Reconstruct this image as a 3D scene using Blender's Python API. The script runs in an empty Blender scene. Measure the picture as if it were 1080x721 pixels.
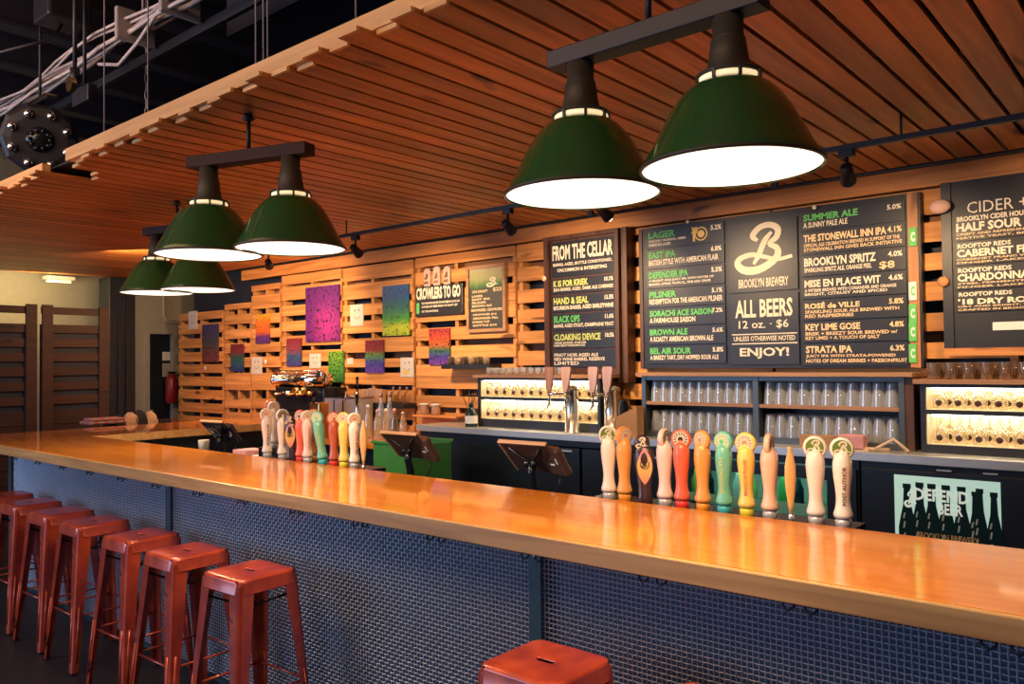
import bpy, bmesh, math, random
from mathutils import Vector, Matrix, Euler
from mathutils.geometry import tessellate_polygon
random.seed(7)
PI = math.pi
sc = bpy.context.scene
col = sc.collection
R = math.radians

# ------------------------------------------------------------------ camera
CAMZ = 1.62
FPX = 849.03
YAW, PIT, ROLL = R(40.47), R(1.423), R(-.654)
fwd = Vector((-math.sin(YAW)*math.cos(PIT), math.cos(YAW)*math.cos(PIT), math.sin(PIT)))
r0 = Vector((math.cos(YAW), math.sin(YAW), 0)); u0 = r0.cross(fwd)
RX = r0*math.cos(ROLL)+u0*math.sin(ROLL); UY = -r0*math.sin(ROLL)+u0*math.cos(ROLL)
def at(px, py, x=None, y=None, z=None):
    d = RX*((px-540)/FPX) - UY*((py-360.5)/FPX) + fwd
    t = x/d.x if x is not None else (y/d.y if y is not None else (z-CAMZ)/d.z)
    return d*t+Vector((0, 0, CAMZ))
cam_d = bpy.data.cameras.new('camera'); cam = bpy.data.objects.new('camera', cam_d); col.objects.link(cam)
m = Matrix((RX, UY, -fwd)).transposed().to_4x4(); m.translation = (0, 0, CAMZ)
cam.matrix_world = m
cam_d.sensor_width = 36; cam_d.lens = FPX*36/1080; cam_d.clip_start = .05
sc.camera = cam

# ------------------------------------------------------------------ materials
def mat(name, colr=(.5, .5, .5), rough=.5, metal=0, emit=None, es=0, coat=0, trans=0, spec=.5):
    m = bpy.data.materials.new(name); m.use_nodes = True
    b = m.node_tree.nodes['Principled BSDF']
    b.inputs['Base Color'].default_value = (*colr, 1)
    b.inputs['Roughness'].default_value = rough
    b.inputs['Metallic'].default_value = metal
    b.inputs['Coat Weight'].default_value = coat
    b.inputs['Coat Roughness'].default_value = .08
    b.inputs['Specular IOR Level'].default_value = spec
    if emit:
        b.inputs['Emission Color'].default_value = (*emit, 1); b.inputs['Emission Strength'].default_value = es
    # procedural break-up of the surface
    nt = m.node_tree; N = nt.nodes; L = nt.links
    if not emit:
        tc = N.new('ShaderNodeTexCoord'); no = N.new('ShaderNodeTexNoise'); no.inputs['Scale'].default_value = 14
        no.inputs['Detail'].default_value = 3
        L.new(tc.outputs['Object'], no.inputs['Vector'])
        mx = N.new('ShaderNodeMix'); mx.data_type = 'RGBA'
        mx.inputs[6].default_value = (*[c*.88 for c in colr], 1); mx.inputs[7].default_value = (*[min(1, c*1.1) for c in colr], 1)
        L.new(no.outputs['Fac'], mx.inputs[0]); L.new(mx.outputs[2], b.inputs['Base Color'])
    return m
def ramp(N, pts):
    r = N.new('ShaderNodeValToRGB'); e = r.color_ramp.elements
    e[0].position, e[0].color = pts[0][0], (*pts[0][1], 1)
    e[1].position, e[1].color = pts[-1][0], (*pts[-1][1], 1)
    for p, c in pts[1:-1]:
        q = e.new(p); q.color = (*c, 1)
    return r
def wood(name, c1, c2, axis='X', rough=.55, coat=0, grain=26, vary=.5, bump=.15, knots=True, spec=.5):
    m = bpy.data.materials.new(name); m.use_nodes = True
    nt = m.node_tree; N = nt.nodes; L = nt.links; b = N['Principled BSDF']
    tc = N.new('ShaderNodeTexCoord'); mp = N.new('ShaderNodeMapping')
    s = {'X': (1.1, grain, grain), 'Y': (grain, 1.1, grain), 'Z': (grain, grain, 1.1)}[axis]
    mp.inputs['Scale'].default_value = s
    geo = N.new('ShaderNodeNewGeometry')
    # each board has its own stretch of grain
    mul = N.new('ShaderNodeVectorMath'); mul.operation = 'SCALE'; mul.inputs['Scale'].default_value = 37
    comb = N.new('ShaderNodeCombineXYZ')
    for i in range(3): L.new(geo.outputs['Random Per Island'], comb.inputs[i])
    L.new(comb.outputs[0], mul.inputs[0])
    add = N.new('ShaderNodeVectorMath'); add.operation = 'ADD'
    L.new(tc.outputs['Object'], mp.inputs['Vector']); L.new(mp.outputs[0], add.inputs[0]); L.new(mul.outputs[0], add.inputs[1])
    n1 = N.new('ShaderNodeTexNoise'); n1.inputs['Scale'].default_value = 1.0; n1.inputs['Detail'].default_value = 6; n1.inputs['Distortion'].default_value = .6
    L.new(add.outputs[0], n1.inputs['Vector'])
    rp = ramp(N, [(.3, c2), (.48, tuple((a+b_)/2 for a, b_ in zip(c1, c2))), (.66, c1)])
    L.new(n1.outputs['Fac'], rp.inputs['Fac'])
    hs = N.new('ShaderNodeHueSaturation')
    mr = N.new('ShaderNodeMapRange'); mr.inputs[3].default_value = 1-vary*.5; mr.inputs[4].default_value = 1+vary*.35
    L.new(geo.outputs['Random Per Island'], mr.inputs[0]); L.new(mr.outputs[0], hs.inputs['Value'])
    L.new(rp.outputs[0], hs.inputs['Color'])
    out = hs.outputs[0]
    if knots:
        v = N.new('ShaderNodeTexNoise'); v.inputs['Scale'].default_value = 4.2; v.inputs['Detail'].default_value = 1
        mp2 = N.new('ShaderNodeMapping'); mp2.inputs['Scale'].default_value = tuple(.55 if k == axis else 2.2 for k in 'XYZ')
        L.new(tc.outputs['Object'], mp2.inputs['Vector']); L.new(mp2.outputs[0], v.inputs['Vector'])
        kr = ramp(N, [(.70, (0, 0, 0)), (.76, (1, 1, 1))]); L.new(v.outputs['Fac'], kr.inputs['Fac'])
        mx = N.new('ShaderNodeMix'); mx.data_type = 'RGBA'; mx.inputs[7].default_value = (*[c*.35 for c in c2], 1)
        L.new(kr.outputs[0], mx.inputs[0]); L.new(out, mx.inputs[6]); out = mx.outputs[2]
    L.new(out, b.inputs['Base Color'])
    b.inputs['Roughness'].default_value = rough; b.inputs['Coat Weight'].default_value = coat; b.inputs['Coat Roughness'].default_value = .06
    b.inputs['Specular IOR Level'].default_value = spec
    if bump:
        bp = N.new('ShaderNodeBump'); bp.inputs['Strength'].default_value = bump; bp.inputs['Distance'].default_value = .004
        L.new(n1.outputs['Fac'], bp.inputs['Height']); L.new(bp.outputs[0], b.inputs['Normal'])
    return m
def glassm(name, tint=(1, 1, 1), rough=.03, mixf=.75, body=None):
    m = bpy.data.materials.new(name); m.use_nodes = True
    nt = m.node_tree; N = nt.nodes; L = nt.links; N.remove(N['Principled BSDF'])
    o = N['Material Output']; t = N.new('ShaderNodeBsdfTransparent'); t.inputs[0].default_value = (*tint, 1)
    g = N.new('ShaderNodeBsdfGlossy'); g.inputs['Roughness'].default_value = rough
    lw = N.new('ShaderNodeLayerWeight'); lw.inputs['Blend'].default_value = mixf
    mr = N.new('ShaderNodeMapRange'); mr.inputs[3].default_value = .07; mr.inputs[4].default_value = .8
    L.new(lw.outputs['Facing'], mr.inputs[0])
    mx = N.new('ShaderNodeMixShader'); L.new(mr.outputs[0], mx.inputs[0]); L.new(t.outputs[0], mx.inputs[1]); L.new(g.outputs[0], mx.inputs[2])
    last = mx
    if body:
        d = N.new('ShaderNodeBsdfDiffuse'); d.inputs[0].default_value = (*body[0], 1)
        m2 = N.new('ShaderNodeMixShader'); m2.inputs[0].default_value = body[1]
        L.new(mx.outputs[0], m2.inputs[1]); L.new(d.outputs[0], m2.inputs[2]); last = m2
    L.new(last.outputs[0], o.inputs[0])
    return m
M = {}
M['ceil_wood'] = wood('stained slat wood', (.58, .21, .048), (.33, .095, .018), 'Y', .42, 0, 22, .55, .25)
M['raw_edge'] = wood('raw plank wood', (.85, .48, .18), (.62, .31, .10), 'X', .6, 0, 22, .3, .2)
M['pallet'] = wood('pallet wood', (.74, .34, .10), (.42, .16, .04), 'X', .65, 0, 20, .45, .3)
M['pallet_v'] = wood('pallet upright wood', (.66, .31, .10), (.38, .15, .045), 'Z', .65, 0, 20, .4, .3)
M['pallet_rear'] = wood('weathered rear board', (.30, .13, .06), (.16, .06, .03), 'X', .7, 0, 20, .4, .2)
M['trim_wood'] = wood('beam wood', (.66, .28, .08), (.36, .12, .03), 'X', .55, 0, 16, .4, .25)
M['bar_top'] = wood('varnished bar top', (.92, .31, .022), (.74, .19, .010), 'X', .28, 1, 14, .25, .0, False)
M['bar_edge'] = wood('bar edge wood', (.66, .37, .13), (.40, .19, .065), 'X', .4, .2, 20, .15, .1, False)
M['dark_wood'] = wood('dark stained pallet wood', (.055, .019, .013), (.026, .010, .008), 'Y', .6, 0, 20, .5, .2)
M['frame_wood'] = wood('dark brown frame wood', (.11, .045, .022), (.05, .02, .012), 'Z', .5, 0, 20, .3, .2)
M['shelf_wood'] = wood('shelf wood', (.46, .25, .13), (.28, .14, .07), 'X', .5, 0, 20, .3, .1)
M['tan_wood'] = wood('tan frame wood', (.55, .24, .08), (.38, .15, .05), 'Z', .5, 0, 20, .3, .1)
M['maple'] = wood('pale maple', (.80, .60, .40), (.66, .44, .26), 'Z', .3, .4, 18, .2, 0, False)
M['brown_paddle'] = wood('brown paddle wood', (.40, .18, .08), (.22, .08, .03), 'Z', .35, .3, 18, .2, 0, False)
M['navy'] = mat('dark navy paint', (.012, .018, .035), .6)
M['black'] = mat('black metal', (.012, .013, .018), .45)
M['black_gloss'] = mat('gloss black', (.010, .011, .016), .18)
M['cooler'] = mat('cooler black', (.008, .014, .028), .38)
M['charcoal'] = mat('charcoal panel', (.017, .018, .023), .42)
M['shelf_steel'] = mat('grey shelf steel', (.09, .105, .11), .4, .5)
M['steel'] = mat('brushed steel', (.66, .65, .64), .36, .7); M['column_steel'] = mat('satin tap column', (.85, .80, .70), .25, .85)
M['chrome'] = mat('chrome', (.85, .80, .74), .08, 1)
M['brass'] = mat('brass', (.75, .48, .18), .25, 1)
M['concrete'] = mat('dark ceiling deck', (.42, .25, .21), .9)
M['joist'] = mat('navy joist paint', (.012, .014, .03), .6)
M['floor'] = mat('dark floor', (.016, .014, .016), .5)
M['plaster'] = mat('cream painted wall', (.34, .30, .25), .8)
M['cable'] = mat('grey cable', (.38, .32, .31), .5)
M['cablelt'] = mat('pale cable', (.60, .52, .48), .5)
M['white'] = mat('white', (.80, .79, .76), .4)
M['cream'] = mat('cream lettering', (.86, .78, .62), .6)
M['chalk'] = mat('chalk lettering', (.90, .66, .38), .7)
M['greenl'] = mat('green lettering', (.12, .55, .14), .6)
M['yellowl'] = mat('lime lettering', (.58, .66, .18), .6)
M['gold'] = mat('gold emblem', (.75, .50, .12), .5)
M['green_lamp'] = mat('green enamel', (.024, .085, .020), .2, coat=.5)
M['bronze'] = mat('dark bronze', (.042, .036, .024), .5)
M['beam_br'] = mat('brown painted beam', (.055, .028, .020), .7, spec=.15)
M['diff'] = mat('lit lamp diffuser', (1, 1, 1), .5, emit=(1, .90, .74), es=1.25)
M['ringlit'] = mat('lit collar ring', (1, .9, .7), .5, emit=(1, .72, .38), es=.8)
M['spotlit'] = mat('lit spotlight lens', (1, 1, 1), .5, emit=(1, .78, .5), es=8)
M['led'] = mat('led strip', (1, 1, 1), .5, emit=(1, .84, .58), es=11)
M['rackin'] = mat('rack lining', (.85, .76, .58), .6)
M['tube'] = mat('lit tube lamp', (1, 1, 1), .5, emit=(1, .72, .3), es=1.6)
M['cooler_back'] = mat('cooler poster lit panel', (.5, .7, .62), .5, emit=(.42, .72, .62), es=.42)
M['bottle_dark'] = mat('dark bottle', (.01, .03, .04), .12)
M['bottle_sheen'] = mat('bottle highlight print', (.35, .5, .5), .4)
M['lettergrey'] = mat('pale grey lettering', (.72, .82, .76), .5, emit=(.6, .75, .68), es=.35)
M['lettergold'] = mat('dull gold lettering', (.50, .34, .18), .5)
M['glass'] = glassm('clear glass', (.93, .95, .96), .05, .55, ((.82, .85, .88), .20))
M['glass_warm'] = glassm('warm tulip glass', (.97, .93, .85), .05, .5, ((.9, .72, .45), .22))
M['glass_smoke'] = glassm('row of dark glass', (.62, .55, .50), .05, .6, ((.6, .45, .35), .12))
M['pane'] = glassm('cooler door pane', (.75, .9, .85), .03, .25)
M['logo_dark'] = mat('dark logo print', (.05, .02, .01), .5)
M['tabback'] = mat('tablet brown case', (.10, .05, .035), .3)
M['tabrim'] = mat('tablet light rim', (.62, .36, .20), .35)
M['green_bin'] = mat('green plastic', (.05, .26, .05), .5)
M['card'] = mat('cardboard', (.50, .27, .12), .8)
M['pinkpaper'] = mat('pink printed paper', (.75, .35, .35), .7)
M['red_ext'] = mat('extinguisher red', (.30, .02, .03), .3)
M['skinpink'] = mat('pale pink', (.72, .45, .38), .5)
M['fabric_tan'] = mat('tan cloth', (.42, .26, .18), .9)
M['fabric_black'] = mat('black cloth', (.012, .012, .02), .9)

def redmetal():
    m = bpy.data.materials.new('worn red painted steel'); m.use_nodes = True
    nt = m.node_tree; N = nt.nodes; L = nt.links; b = N['Principled BSDF']
    tc = N.new('ShaderNodeTexCoord'); n = N.new('ShaderNodeTexNoise'); n.inputs['Scale'].default_value = 9; n.inputs['Detail'].default_value = 6
    L.new(tc.outputs['Object'], n.inputs['Vector'])
    rp = ramp(N, [(.30, (.26, .025, .018)), (.5, (.42, .05, .022)), (.66, (.56, .08, .026)), (.685, (.56, .08, .026)), (.72, (.03, .02, .02))])
    L.new(n.outputs['Fac'], rp.inputs['Fac']); L.new(rp.outputs[0], b.inputs['Base Color'])
    b.inputs['Roughness'].default_value = .3; b.inputs['Metallic'].default_value = .25
    b.inputs['Coat Weight'].default_value = .5; b.inputs['Coat Roughness'].default_value = .15
    return m
M['red'] = redmetal()
M['wear'] = mat('bare worn edge', (.02, .012, .012), .4, .5)
M['mesh'] = mat('woven wire', (.62, .70, .82), .3, .6)
M['meshback'] = mat('slate blue panel', (.05, .075, .13), .6)
M['post'] = mat('blue grey steel post', (.022, .05, .07), .5)

def paint(name, fn):
    m = bpy.data.materials.new(name); m.use_nodes = True
    nt = m.node_tree; b = nt.nodes['Principled BSDF']; b.inputs['Roughness'].default_value = .5
    fn(nt.nodes, nt.links, b); return m
def canvas(name, bands, scale=16, speck=.0, radial=None, dark=(.02, .01, .03)):
    """bands: ramp over generated height, broken by noise"""
    def fn(N, L, b):
        tc = N.new('ShaderNodeTexCoord'); sep = N.new('ShaderNodeSeparateXYZ'); L.new(tc.outputs['Generated'], sep.inputs[0])
        no = N.new('ShaderNodeTexNoise'); no.inputs['Scale'].default_value = scale; no.inputs['Detail'].default_value = 5
        L.new(tc.outputs['Generated'], no.inputs['Vector'])
        ma = N.new('ShaderNodeMath'); ma.operation = 'MULTIPLY_ADD'; ma.inputs[1].default_value = .22
        if radial:
            vm = N.new('ShaderNodeVectorMath'); vm.operation = 'DISTANCE'; vm.inputs[1].default_value = radial
            L.new(tc.outputs['Generated'], vm.inputs[0]); src = vm.outputs['Value']
        else: src = sep.outputs['Z']
        L.new(no.outputs['Fac'], ma.inputs[0]); L.new(src, ma.inputs[2])
        su = N.new('ShaderNodeMath'); su.operation = 'SUBTRACT'; su.inputs[1].default_value = .11
        L.new(ma.outputs[0], su.inputs[0])
        rp = ramp(N, bands); L.new(su.outputs[0], rp.inputs['Fac']); out = rp.outputs[0]
        if speck:
            vo = N.new('ShaderNodeTexNoise'); vo.inputs['Scale'].default_value = 15; vo.inputs['Detail'].default_value = 4
            L.new(tc.outputs['Generated'], vo.inputs['Vector'])
            r2 = ramp(N, [(.60-speck*.2, (0, 0, 0)), (.64-speck*.2, (1, 1, 1))]); L.new(vo.outputs['Fac'], r2.inputs['Fac'])
            mx = N.new('ShaderNodeMix'); mx.data_type = 'RGBA'; mx.inputs[7].default_value = (*dark, 1)
            L.new(r2.outputs[0], mx.inputs[0]); L.new(out, mx.inputs[6]); out = mx.outputs[2]
        L.new(out, b.inputs['Base Color'])
    return paint(name, fn)

# ------------------------------------------------------------------ mesh builder
class MB:
    def __init__(s): s.v = []; s.f = []; s.mi = []; s.sm = []
    def add(s, vs, fs, mi=0, smooth=False):
        o = len(s.v); s.v += [tuple(q) for q in vs]; s.f += [tuple(i+o for i in f) for f in fs]
        s.mi += [mi]*len(fs); s.sm += [smooth]*len(fs)
    def box(s, x0, x1, y0, y1, z0, z1, mi=0, bev=0, mtx=None):
        if x0 > x1: x0, x1 = x1, x0
        if y0 > y1: y0, y1 = y1, y0
        if z0 > z1: z0, z1 = z1, z0
        if not bev:
            vs = [(x0, y0, z0), (x1, y0, z0), (x1, y1, z0), (x0, y1, z0), (x0, y0, z1), (x1, y0, z1), (x1, y1, z1), (x0, y1, z1)]
            fs = [(0, 3, 2, 1), (4, 5, 6, 7), (0, 1, 5, 4), (1, 2, 6, 5), (2, 3, 7, 6), (3, 0, 4, 7)]
            if mtx: vs = [mtx @ Vector(q) for q in vs]
            s.add(vs, fs, mi); return
        bm = bmesh.new(); bmesh.ops.create_cube(bm, size=1)
        for q in bm.verts: q.co = Vector(((q.co.x+.5)*(x1-x0)+x0, (q.co.y+.5)*(y1-y0)+y0, (q.co.z+.5)*(z1-z0)+z0))
        bmesh.ops.bevel(bm, geom=bm.edges[:], offset=bev, segments=2, affect='EDGES', profile=.5)
        bm.verts.ensure_lookup_table()
        vs = [q.co.copy() for q in bm.verts]; fs = [[q.index for q in f.verts] for f in bm.faces]; bm.free()
        if mtx: vs = [mtx @ q for q in vs]
        s.add(vs, fs, mi)
    def lathe(s, prof, c=(0, 0, 0), n=20, mi=0, mtx=None, smooth=True, capb=True, capt=True):
        vs = []; fs = []
        for r, z in prof:
            for k in range(n):
                a = 2*PI*k/n; vs.append(Vector((r*math.cos(a), r*math.sin(a), z)))
        for i in range(len(prof)-1):
            for k in range(n):
                a, b = i*n+k, i*n+(k+1) % n; fs.append((a, b, b+n, a+n))
        if capb: fs.append(tuple(range(n-1, -1, -1)))
        if capt: fs.append(tuple((len(prof)-1)*n+k for k in range(n)))
        if mtx: vs = [mtx @ q for q in vs]
        vs = [q+Vector(c) for q in vs]
        s.add(vs, fs, mi, smooth)
    def cyl(s, a, b, r, n=12, mi=0, r2=None):
        a = Vector(a); b = Vector(b); d = b-a; q = d.to_track_quat('Z', 'Y').to_matrix().to_4x4(); q.translation = a
        s.lathe([(r, 0), (r2 if r2 is not None else r, d.length)], n=n, mi=mi, mtx=q)
    def tube(s, pts, r, n=8, mi=0):
        pts = [Vector(p) for p in pts]; vs = []; fs = []
        up = Vector((0, 0, 1))
        for i, p in enumerate(pts):
            t = (pts[min(i+1, len(pts)-1)]-pts[max(i-1, 0)]).normalized()
            u = up if abs(t.z) < .9 else Vector((0, 1, 0))
            a = t.cross(u).normalized(); b = a.cross(t)
            rr = r[i] if isinstance(r, (list, tuple)) else r
            for k in range(n):
                an = 2*PI*k/n; vs.append(p+a*math.cos(an)*rr+b*math.sin(an)*rr)
        for i in range(len(pts)-1):
            for k in range(n):
                fs.append((i*n+k, i*n+(k+1) % n, (i+1)*n+(k+1) % n, (i+1)*n+k))
        fs.append(tuple(range(n-1, -1, -1))); fs.append(tuple((len(pts)-1)*n+k for k in range(n)))
        s.add(vs, fs, mi, True)
    def sphere(s, c, r, n=16, mi=0, sc_=(1, 1, 1)):
        pr = [(max(.0005, r*math.sin(PI*i/(n//2))), -r*math.cos(PI*i/(n//2))) for i in range(n//2+1)]
        s.lathe(pr, c, n, mi, mtx=Matrix.Diagonal((*sc_, 1)))
    def prism(s, poly, h, mtx=None, mi=0):
        """poly in xz, extruded along +y from 0 to h"""
        n = len(poly)
        vs = [Vector((x, 0, z)) for x, z in poly]+[Vector((x, h, z)) for x, z in poly]
        tris = tessellate_polygon([[Vector((x, z, 0)) for x, z in poly]])
        fs = [tuple(t) for t in tris]+[tuple(i+n for i in reversed(t)) for t in tris]
        fs += [(i, (i+1) % n, (i+1) % n+n, i+n) for i in range(n)]
        if mtx: vs = [mtx @ q for q in vs]
        s.add(vs, fs, mi)
    def build(s, name, mats, parent=None, loc=(0, 0, 0), rot=None):
        me = bpy.data.meshes.new(name); me.from_pydata(s.v, [], s.f)
        for q in (mats if isinstance(mats, (list, tuple)) else [mats]): me.materials.append(M[q] if isinstance(q, str) else q)
        me.polygons.foreach_set('material_index', s.mi); me.polygons.foreach_set('use_smooth', s.sm); me.update()
        if len(s.v) < 60000:
            bm = bmesh.new(); bm.from_mesh(me); bmesh.ops.recalc_face_normals(bm, faces=bm.faces[:]); bm.to_mesh(me); bm.free()
        o = bpy.data.objects.new(name, me); col.objects.link(o); o.location = loc
        if rot: o.rotation_euler = rot
        if parent: o.parent = parent
        return o
def B(name, mats, parent, *a, **k):
    q = MB(); q.box(*a, **k); return q.build(name, mats, parent)
def tag(o, label=None, cat=None, group=None, kind=None):
    if label: o['label'] = label
    if cat: o['category'] = cat
    if group: o['group'] = group
    if kind: o['kind'] = kind
    return o
def thing(name, label, cat, loc=(0, 0, 0), rz=0, group=None):
    o = bpy.data.objects.new(name, None); col.objects.link(o); o.location = loc; o.rotation_euler = (0, 0, rz)
    o.empty_display_size = .05
    return tag(o, label, cat, group)
def dup(o, loc=None, rz=None, label=None, parent=None):
    c = o.copy(); col.objects.link(c)
    if parent: c.parent = parent
    if loc is not None: c.location = loc
    if rz is not None: c.rotation_euler = (o.rotation_euler.x, o.rotation_euler.y, rz)
    if label: c['label'] = label
    for ch in list(o.children): dup(ch, parent=c)
    return c
def struct(o): o['kind'] = 'structure'; return o

# lettering: one mesh holding any number of strings, facing -y
def textmesh(s, bold=0.0):
    cu = bpy.data.curves.new('t', 'FONT'); cu.body = s; cu.size = 1; cu.resolution_u = 2; cu.offset = bold
    ob = bpy.data.objects.new('t', cu); col.objects.link(ob)
    dg = bpy.context.evaluated_depsgraph_get(); dg.update()
    me = bpy.data.meshes.new_from_object(ob.evaluated_get(dg))
    vs = [q.co.copy() for q in me.vertices]; fs = [tuple(p.vertices) for p in me.polygons]
    bpy.data.objects.remove(ob); bpy.data.curves.remove(cu); bpy.data.meshes.remove(me)
    return vs, fs
def put_text(mb, s, x0, x1, z0, z1, y, bold=.012, mi=0, fitw=True, vertical=False):
    vs, fs = textmesh(s, bold)
    if not vs: return
    a0 = min(q.x for q in vs); a1 = max(q.x for q in vs); b0 = min(q.y for q in vs); b1 = max(q.y for q in vs)
    sx = (x1-x0)/(a1-a0); sz = (z1-z0)/(b1-b0)
    if vertical:
        sx = (z1-z0)/(a1-a0); sz = (x1-x0)/(b1-b0)
        mb.add([(x1-(q.y-b0)*sz, y, z0+(q.x-a0)*sx) for q in vs], fs, mi)
    else:
        mb.add([(x0+(q.x-a0)*sx, y, z0+(q.y-b0)*sz) for q in vs], fs, mi)

def stroke_pts(ctrl, n=10):
    """Catmull-Rom through (x, z, halfwidth)"""
    out = []
    c = [ctrl[0]]+list(ctrl)+[ctrl[-1]]
    for i in range(1, len(c)-2):
        for k in range(n):
            t = k/n
            out.append(tuple(.5*((2*c[i][j])+(-c[i-1][j]+c[i+1][j])*t+(2*c[i-1][j]-5*c[i][j]+4*c[i+1][j]-c[i+2][j])*t*t+(-c[i-1][j]+3*c[i][j]-3*c[i+1][j]+c[i+2][j])*t**3) for j in range(3)))
    out.append(tuple(ctrl[-1])); return out
B_STROKES = [
    # script capital: the upright with its two bowls, ending in a swash to the right
    [(.43, .67, .035), (.35, .77, .062), (.47, .92, .06), (.64, .95, .06), (.77, .86, .065), (.75, .70, .06), (.63, .585, .045), (.75, .49, .06), (.76, .34, .07), (.62, .19, .075), (.41, .09, .08), (.19, .11, .08), (.08, .24, .07), (.14, .35, .058), (.33, .40, .05), (.54, .34, .042), (.76, .27, .038), (1.0, .31, .034)],
    [(.67, .81, .03), (.57, .68, .055), (.50, .52, .06), (.44, .36, .055), (.36, .21, .03)]]
def put_script_b(mb, x0, x1, z0, z1, y, mi=0):
    for st in B_STROKES:
        p = stroke_pts(st, 6); W = x1-x0; H = z1-z0
        vs = []; fs = []
        P = [Vector((x0+a*W, z0+b*H)) for a, b, c in p]
        for i, (a, b, w) in enumerate(p):
            t = (P[min(i+1, len(P)-1)]-P[max(i-1, 0)]).normalized(); nn = Vector((-t.y, t.x))*w*H*.95
            yi = y-i*4e-6; vs += [(P[i].x+nn.x, yi, P[i].y+nn.y), (P[i].x-nn.x, yi, P[i].y-nn.y)]
        for i in range(len(P)-1): fs.append((2*i, 2*i+1, 2*i+3, 2*i+2))
        # keep overlapping strokes from sharing one plane
        y -= .0006
        mb.add(vs, fs, mi)
def disc(mb, x, z, y, r, mi=0, n=20, rz=1):
    mb.add([(x, y, z)]+[(x+r*math.cos(2*PI*k/n), y, z+rz*r*math.sin(2*PI*k/n)) for k in range(n)], [(0, 1+k, 1+(k+1) % n) for k in range(n)], mi)

# ================================================================== SETTING
WALLY = 5.15        # front face of the pallet boards
CEIL = 2.73         # underside of the slat canopy
struct(B('floor', 'floor', None, -13, 4, -5, 7, -.05, 0))
struct(B('wall_back', 'navy', None, -9.98, 4, 5.30, 5.45, 0, 4.6)); struct(B('wall_rear', 'plaster', None, -13, 4, 7.0, 7.1, 0, 4.6))
struct(B('ceiling', 'concrete', None, -13, 4, -5, 7, 4.5, 4.6))
# far wall with its opening for the door
dA = at(157, 352, x=-11); dB = at(182, 350, x=-11)
q = MB()
q.box(-11.2, -11, -5, dA.y, 0, 4.6); q.box(-11.2, -11, dB.y, 6.999, 0, 4.6); q.box(-11.2, -11, dA.y, dB.y, dA.z, 4.6)
struct(q.build('wall_left', 'plaster'))
q = MB(); w = .05
for y0, y1, z0, z1 in ((dA.y-w, dA.y, 0, dA.z+w), (dB.y, dB.y+w, 0, dA.z+w), (dA.y, dB.y, dA.z, dA.z+w)): q.box(-11.0, -10.97, y0, y1, z0, z1)
struct(q.build('trim_1', 'plaster'))
d1 = MB(); d1.box(-11.12, -11.07, dA.y, dB.y, 0.0, dA.z); d1 = struct(d1.build('door_1', 'cooler'))
MB_ = MB(); MB_.cyl((-11.07, dA.y+.06, 1.0), (-11.03, dA.y+.06, 1.0), .02); MB_.build('handle', 'steel', d1)

# joists across the upper ceiling, running towards the wall
for x in (-10.4, -9.5, -8.6, -7.65, -6.75, -5.85, -4.9, -4.0, -3.0, -2.0):
    q = MB(); q.box(x-.07, x+.07, -4.5, 5.29, 4.44, 4.5); q.box(x-.015, x+.015, -4.5, 5.29, 4.2, 4.44); q.box(x-.08, x+.08, -4.5, 5.29, 4.17, 4.2)
    struct(q.build('trim_2' if x == -10.4 else 'trim_2', 'joist'))
q = MB(); q.box(-4.75, -2.4, 2.75, 4.6, 3.75, 4.165)
tag(q.build('air_duct', 'joist'), 'large dark rectangular air duct under the ceiling behind the hanging wires', 'duct')

# ------------------------------------------------------------------ slat canopy
can = thing('slatted_canopy', 'suspended canopy of orange stained wooden slats over the bar', 'ceiling panel', (-4.5, 3.4, CEIL))
q = MB(); fz = MB(); e_ = MB(); bt = MB()
pitch = .1215; x = -10.35; i = 0
jag = [0, .05, -.02, .03, .07, 0, .04, -.02, .06, .01, .05, .02]
while x < 1.9:
    if x > -4.78: y0 = 1.715+max(0, (-x-2.0))*.024+jag[i % 12]*.9
    elif x > -5.02: y0 = 1.93+.1*((x+4.78)/-.24)
    else: y0 = 1.745+jag[i % 12]*.9
    q.box(x, x+.103, y0+.001, 5.02, CEIL, CEIL+.018)
    q.box(x+.0005, x+.1025, y0-.012, y0+.0008, CEIL+.0005, CEIL+.0175, mi=1)
    x += pitch; i += 1
for yy in (2.15, 2.75, 3.35, 3.95, 4.55): bt.box(-10.3, 1.95, yy-.03, yy+.03, CEIL+.019, CEIL+.07)
L0 = Vector((0, 0, 0))
q.build('slat', ['ceil_wood', 'raw_edge'], can, loc=-can.location)
bt.build('batten', 'frame_wood', can, loc=-can.location)
fz.box(-4.70, 1.9, 1.755, 1.80, CEIL+.019, CEIL+.085)
fz.build('edge_plank', 'raw_edge', can, loc=-can.location)
fz = MB(); fz.box(-10.3, -5.12, 1.785, 1.83, CEIL+.019, CEIL+.085); fz.build('edge_plank', 'raw_edge', can, loc=-can.location)
bk = MB(); bk.box(-10.32, 1.95, 1.86, 5.02, CEIL+.072, CEIL+.08); bk.build('top_sheet', 'navy', can, loc=-can.location)
for px in (156, 278, 270, 376, 110, 282.5):
    p = at(px, 100, y=1.84); q = MB()
    q.cyl((p.x, 1.84, CEIL+.081), (p.x, 1.84, 4.5), .0035, 6)
    q.cyl((p.x, 1.84, CEIL+.085), (p.x, 1.84, CEIL+.10), .014, 8)
    q.build('hanging_wire', 'cable', can, loc=-can.location)

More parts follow.
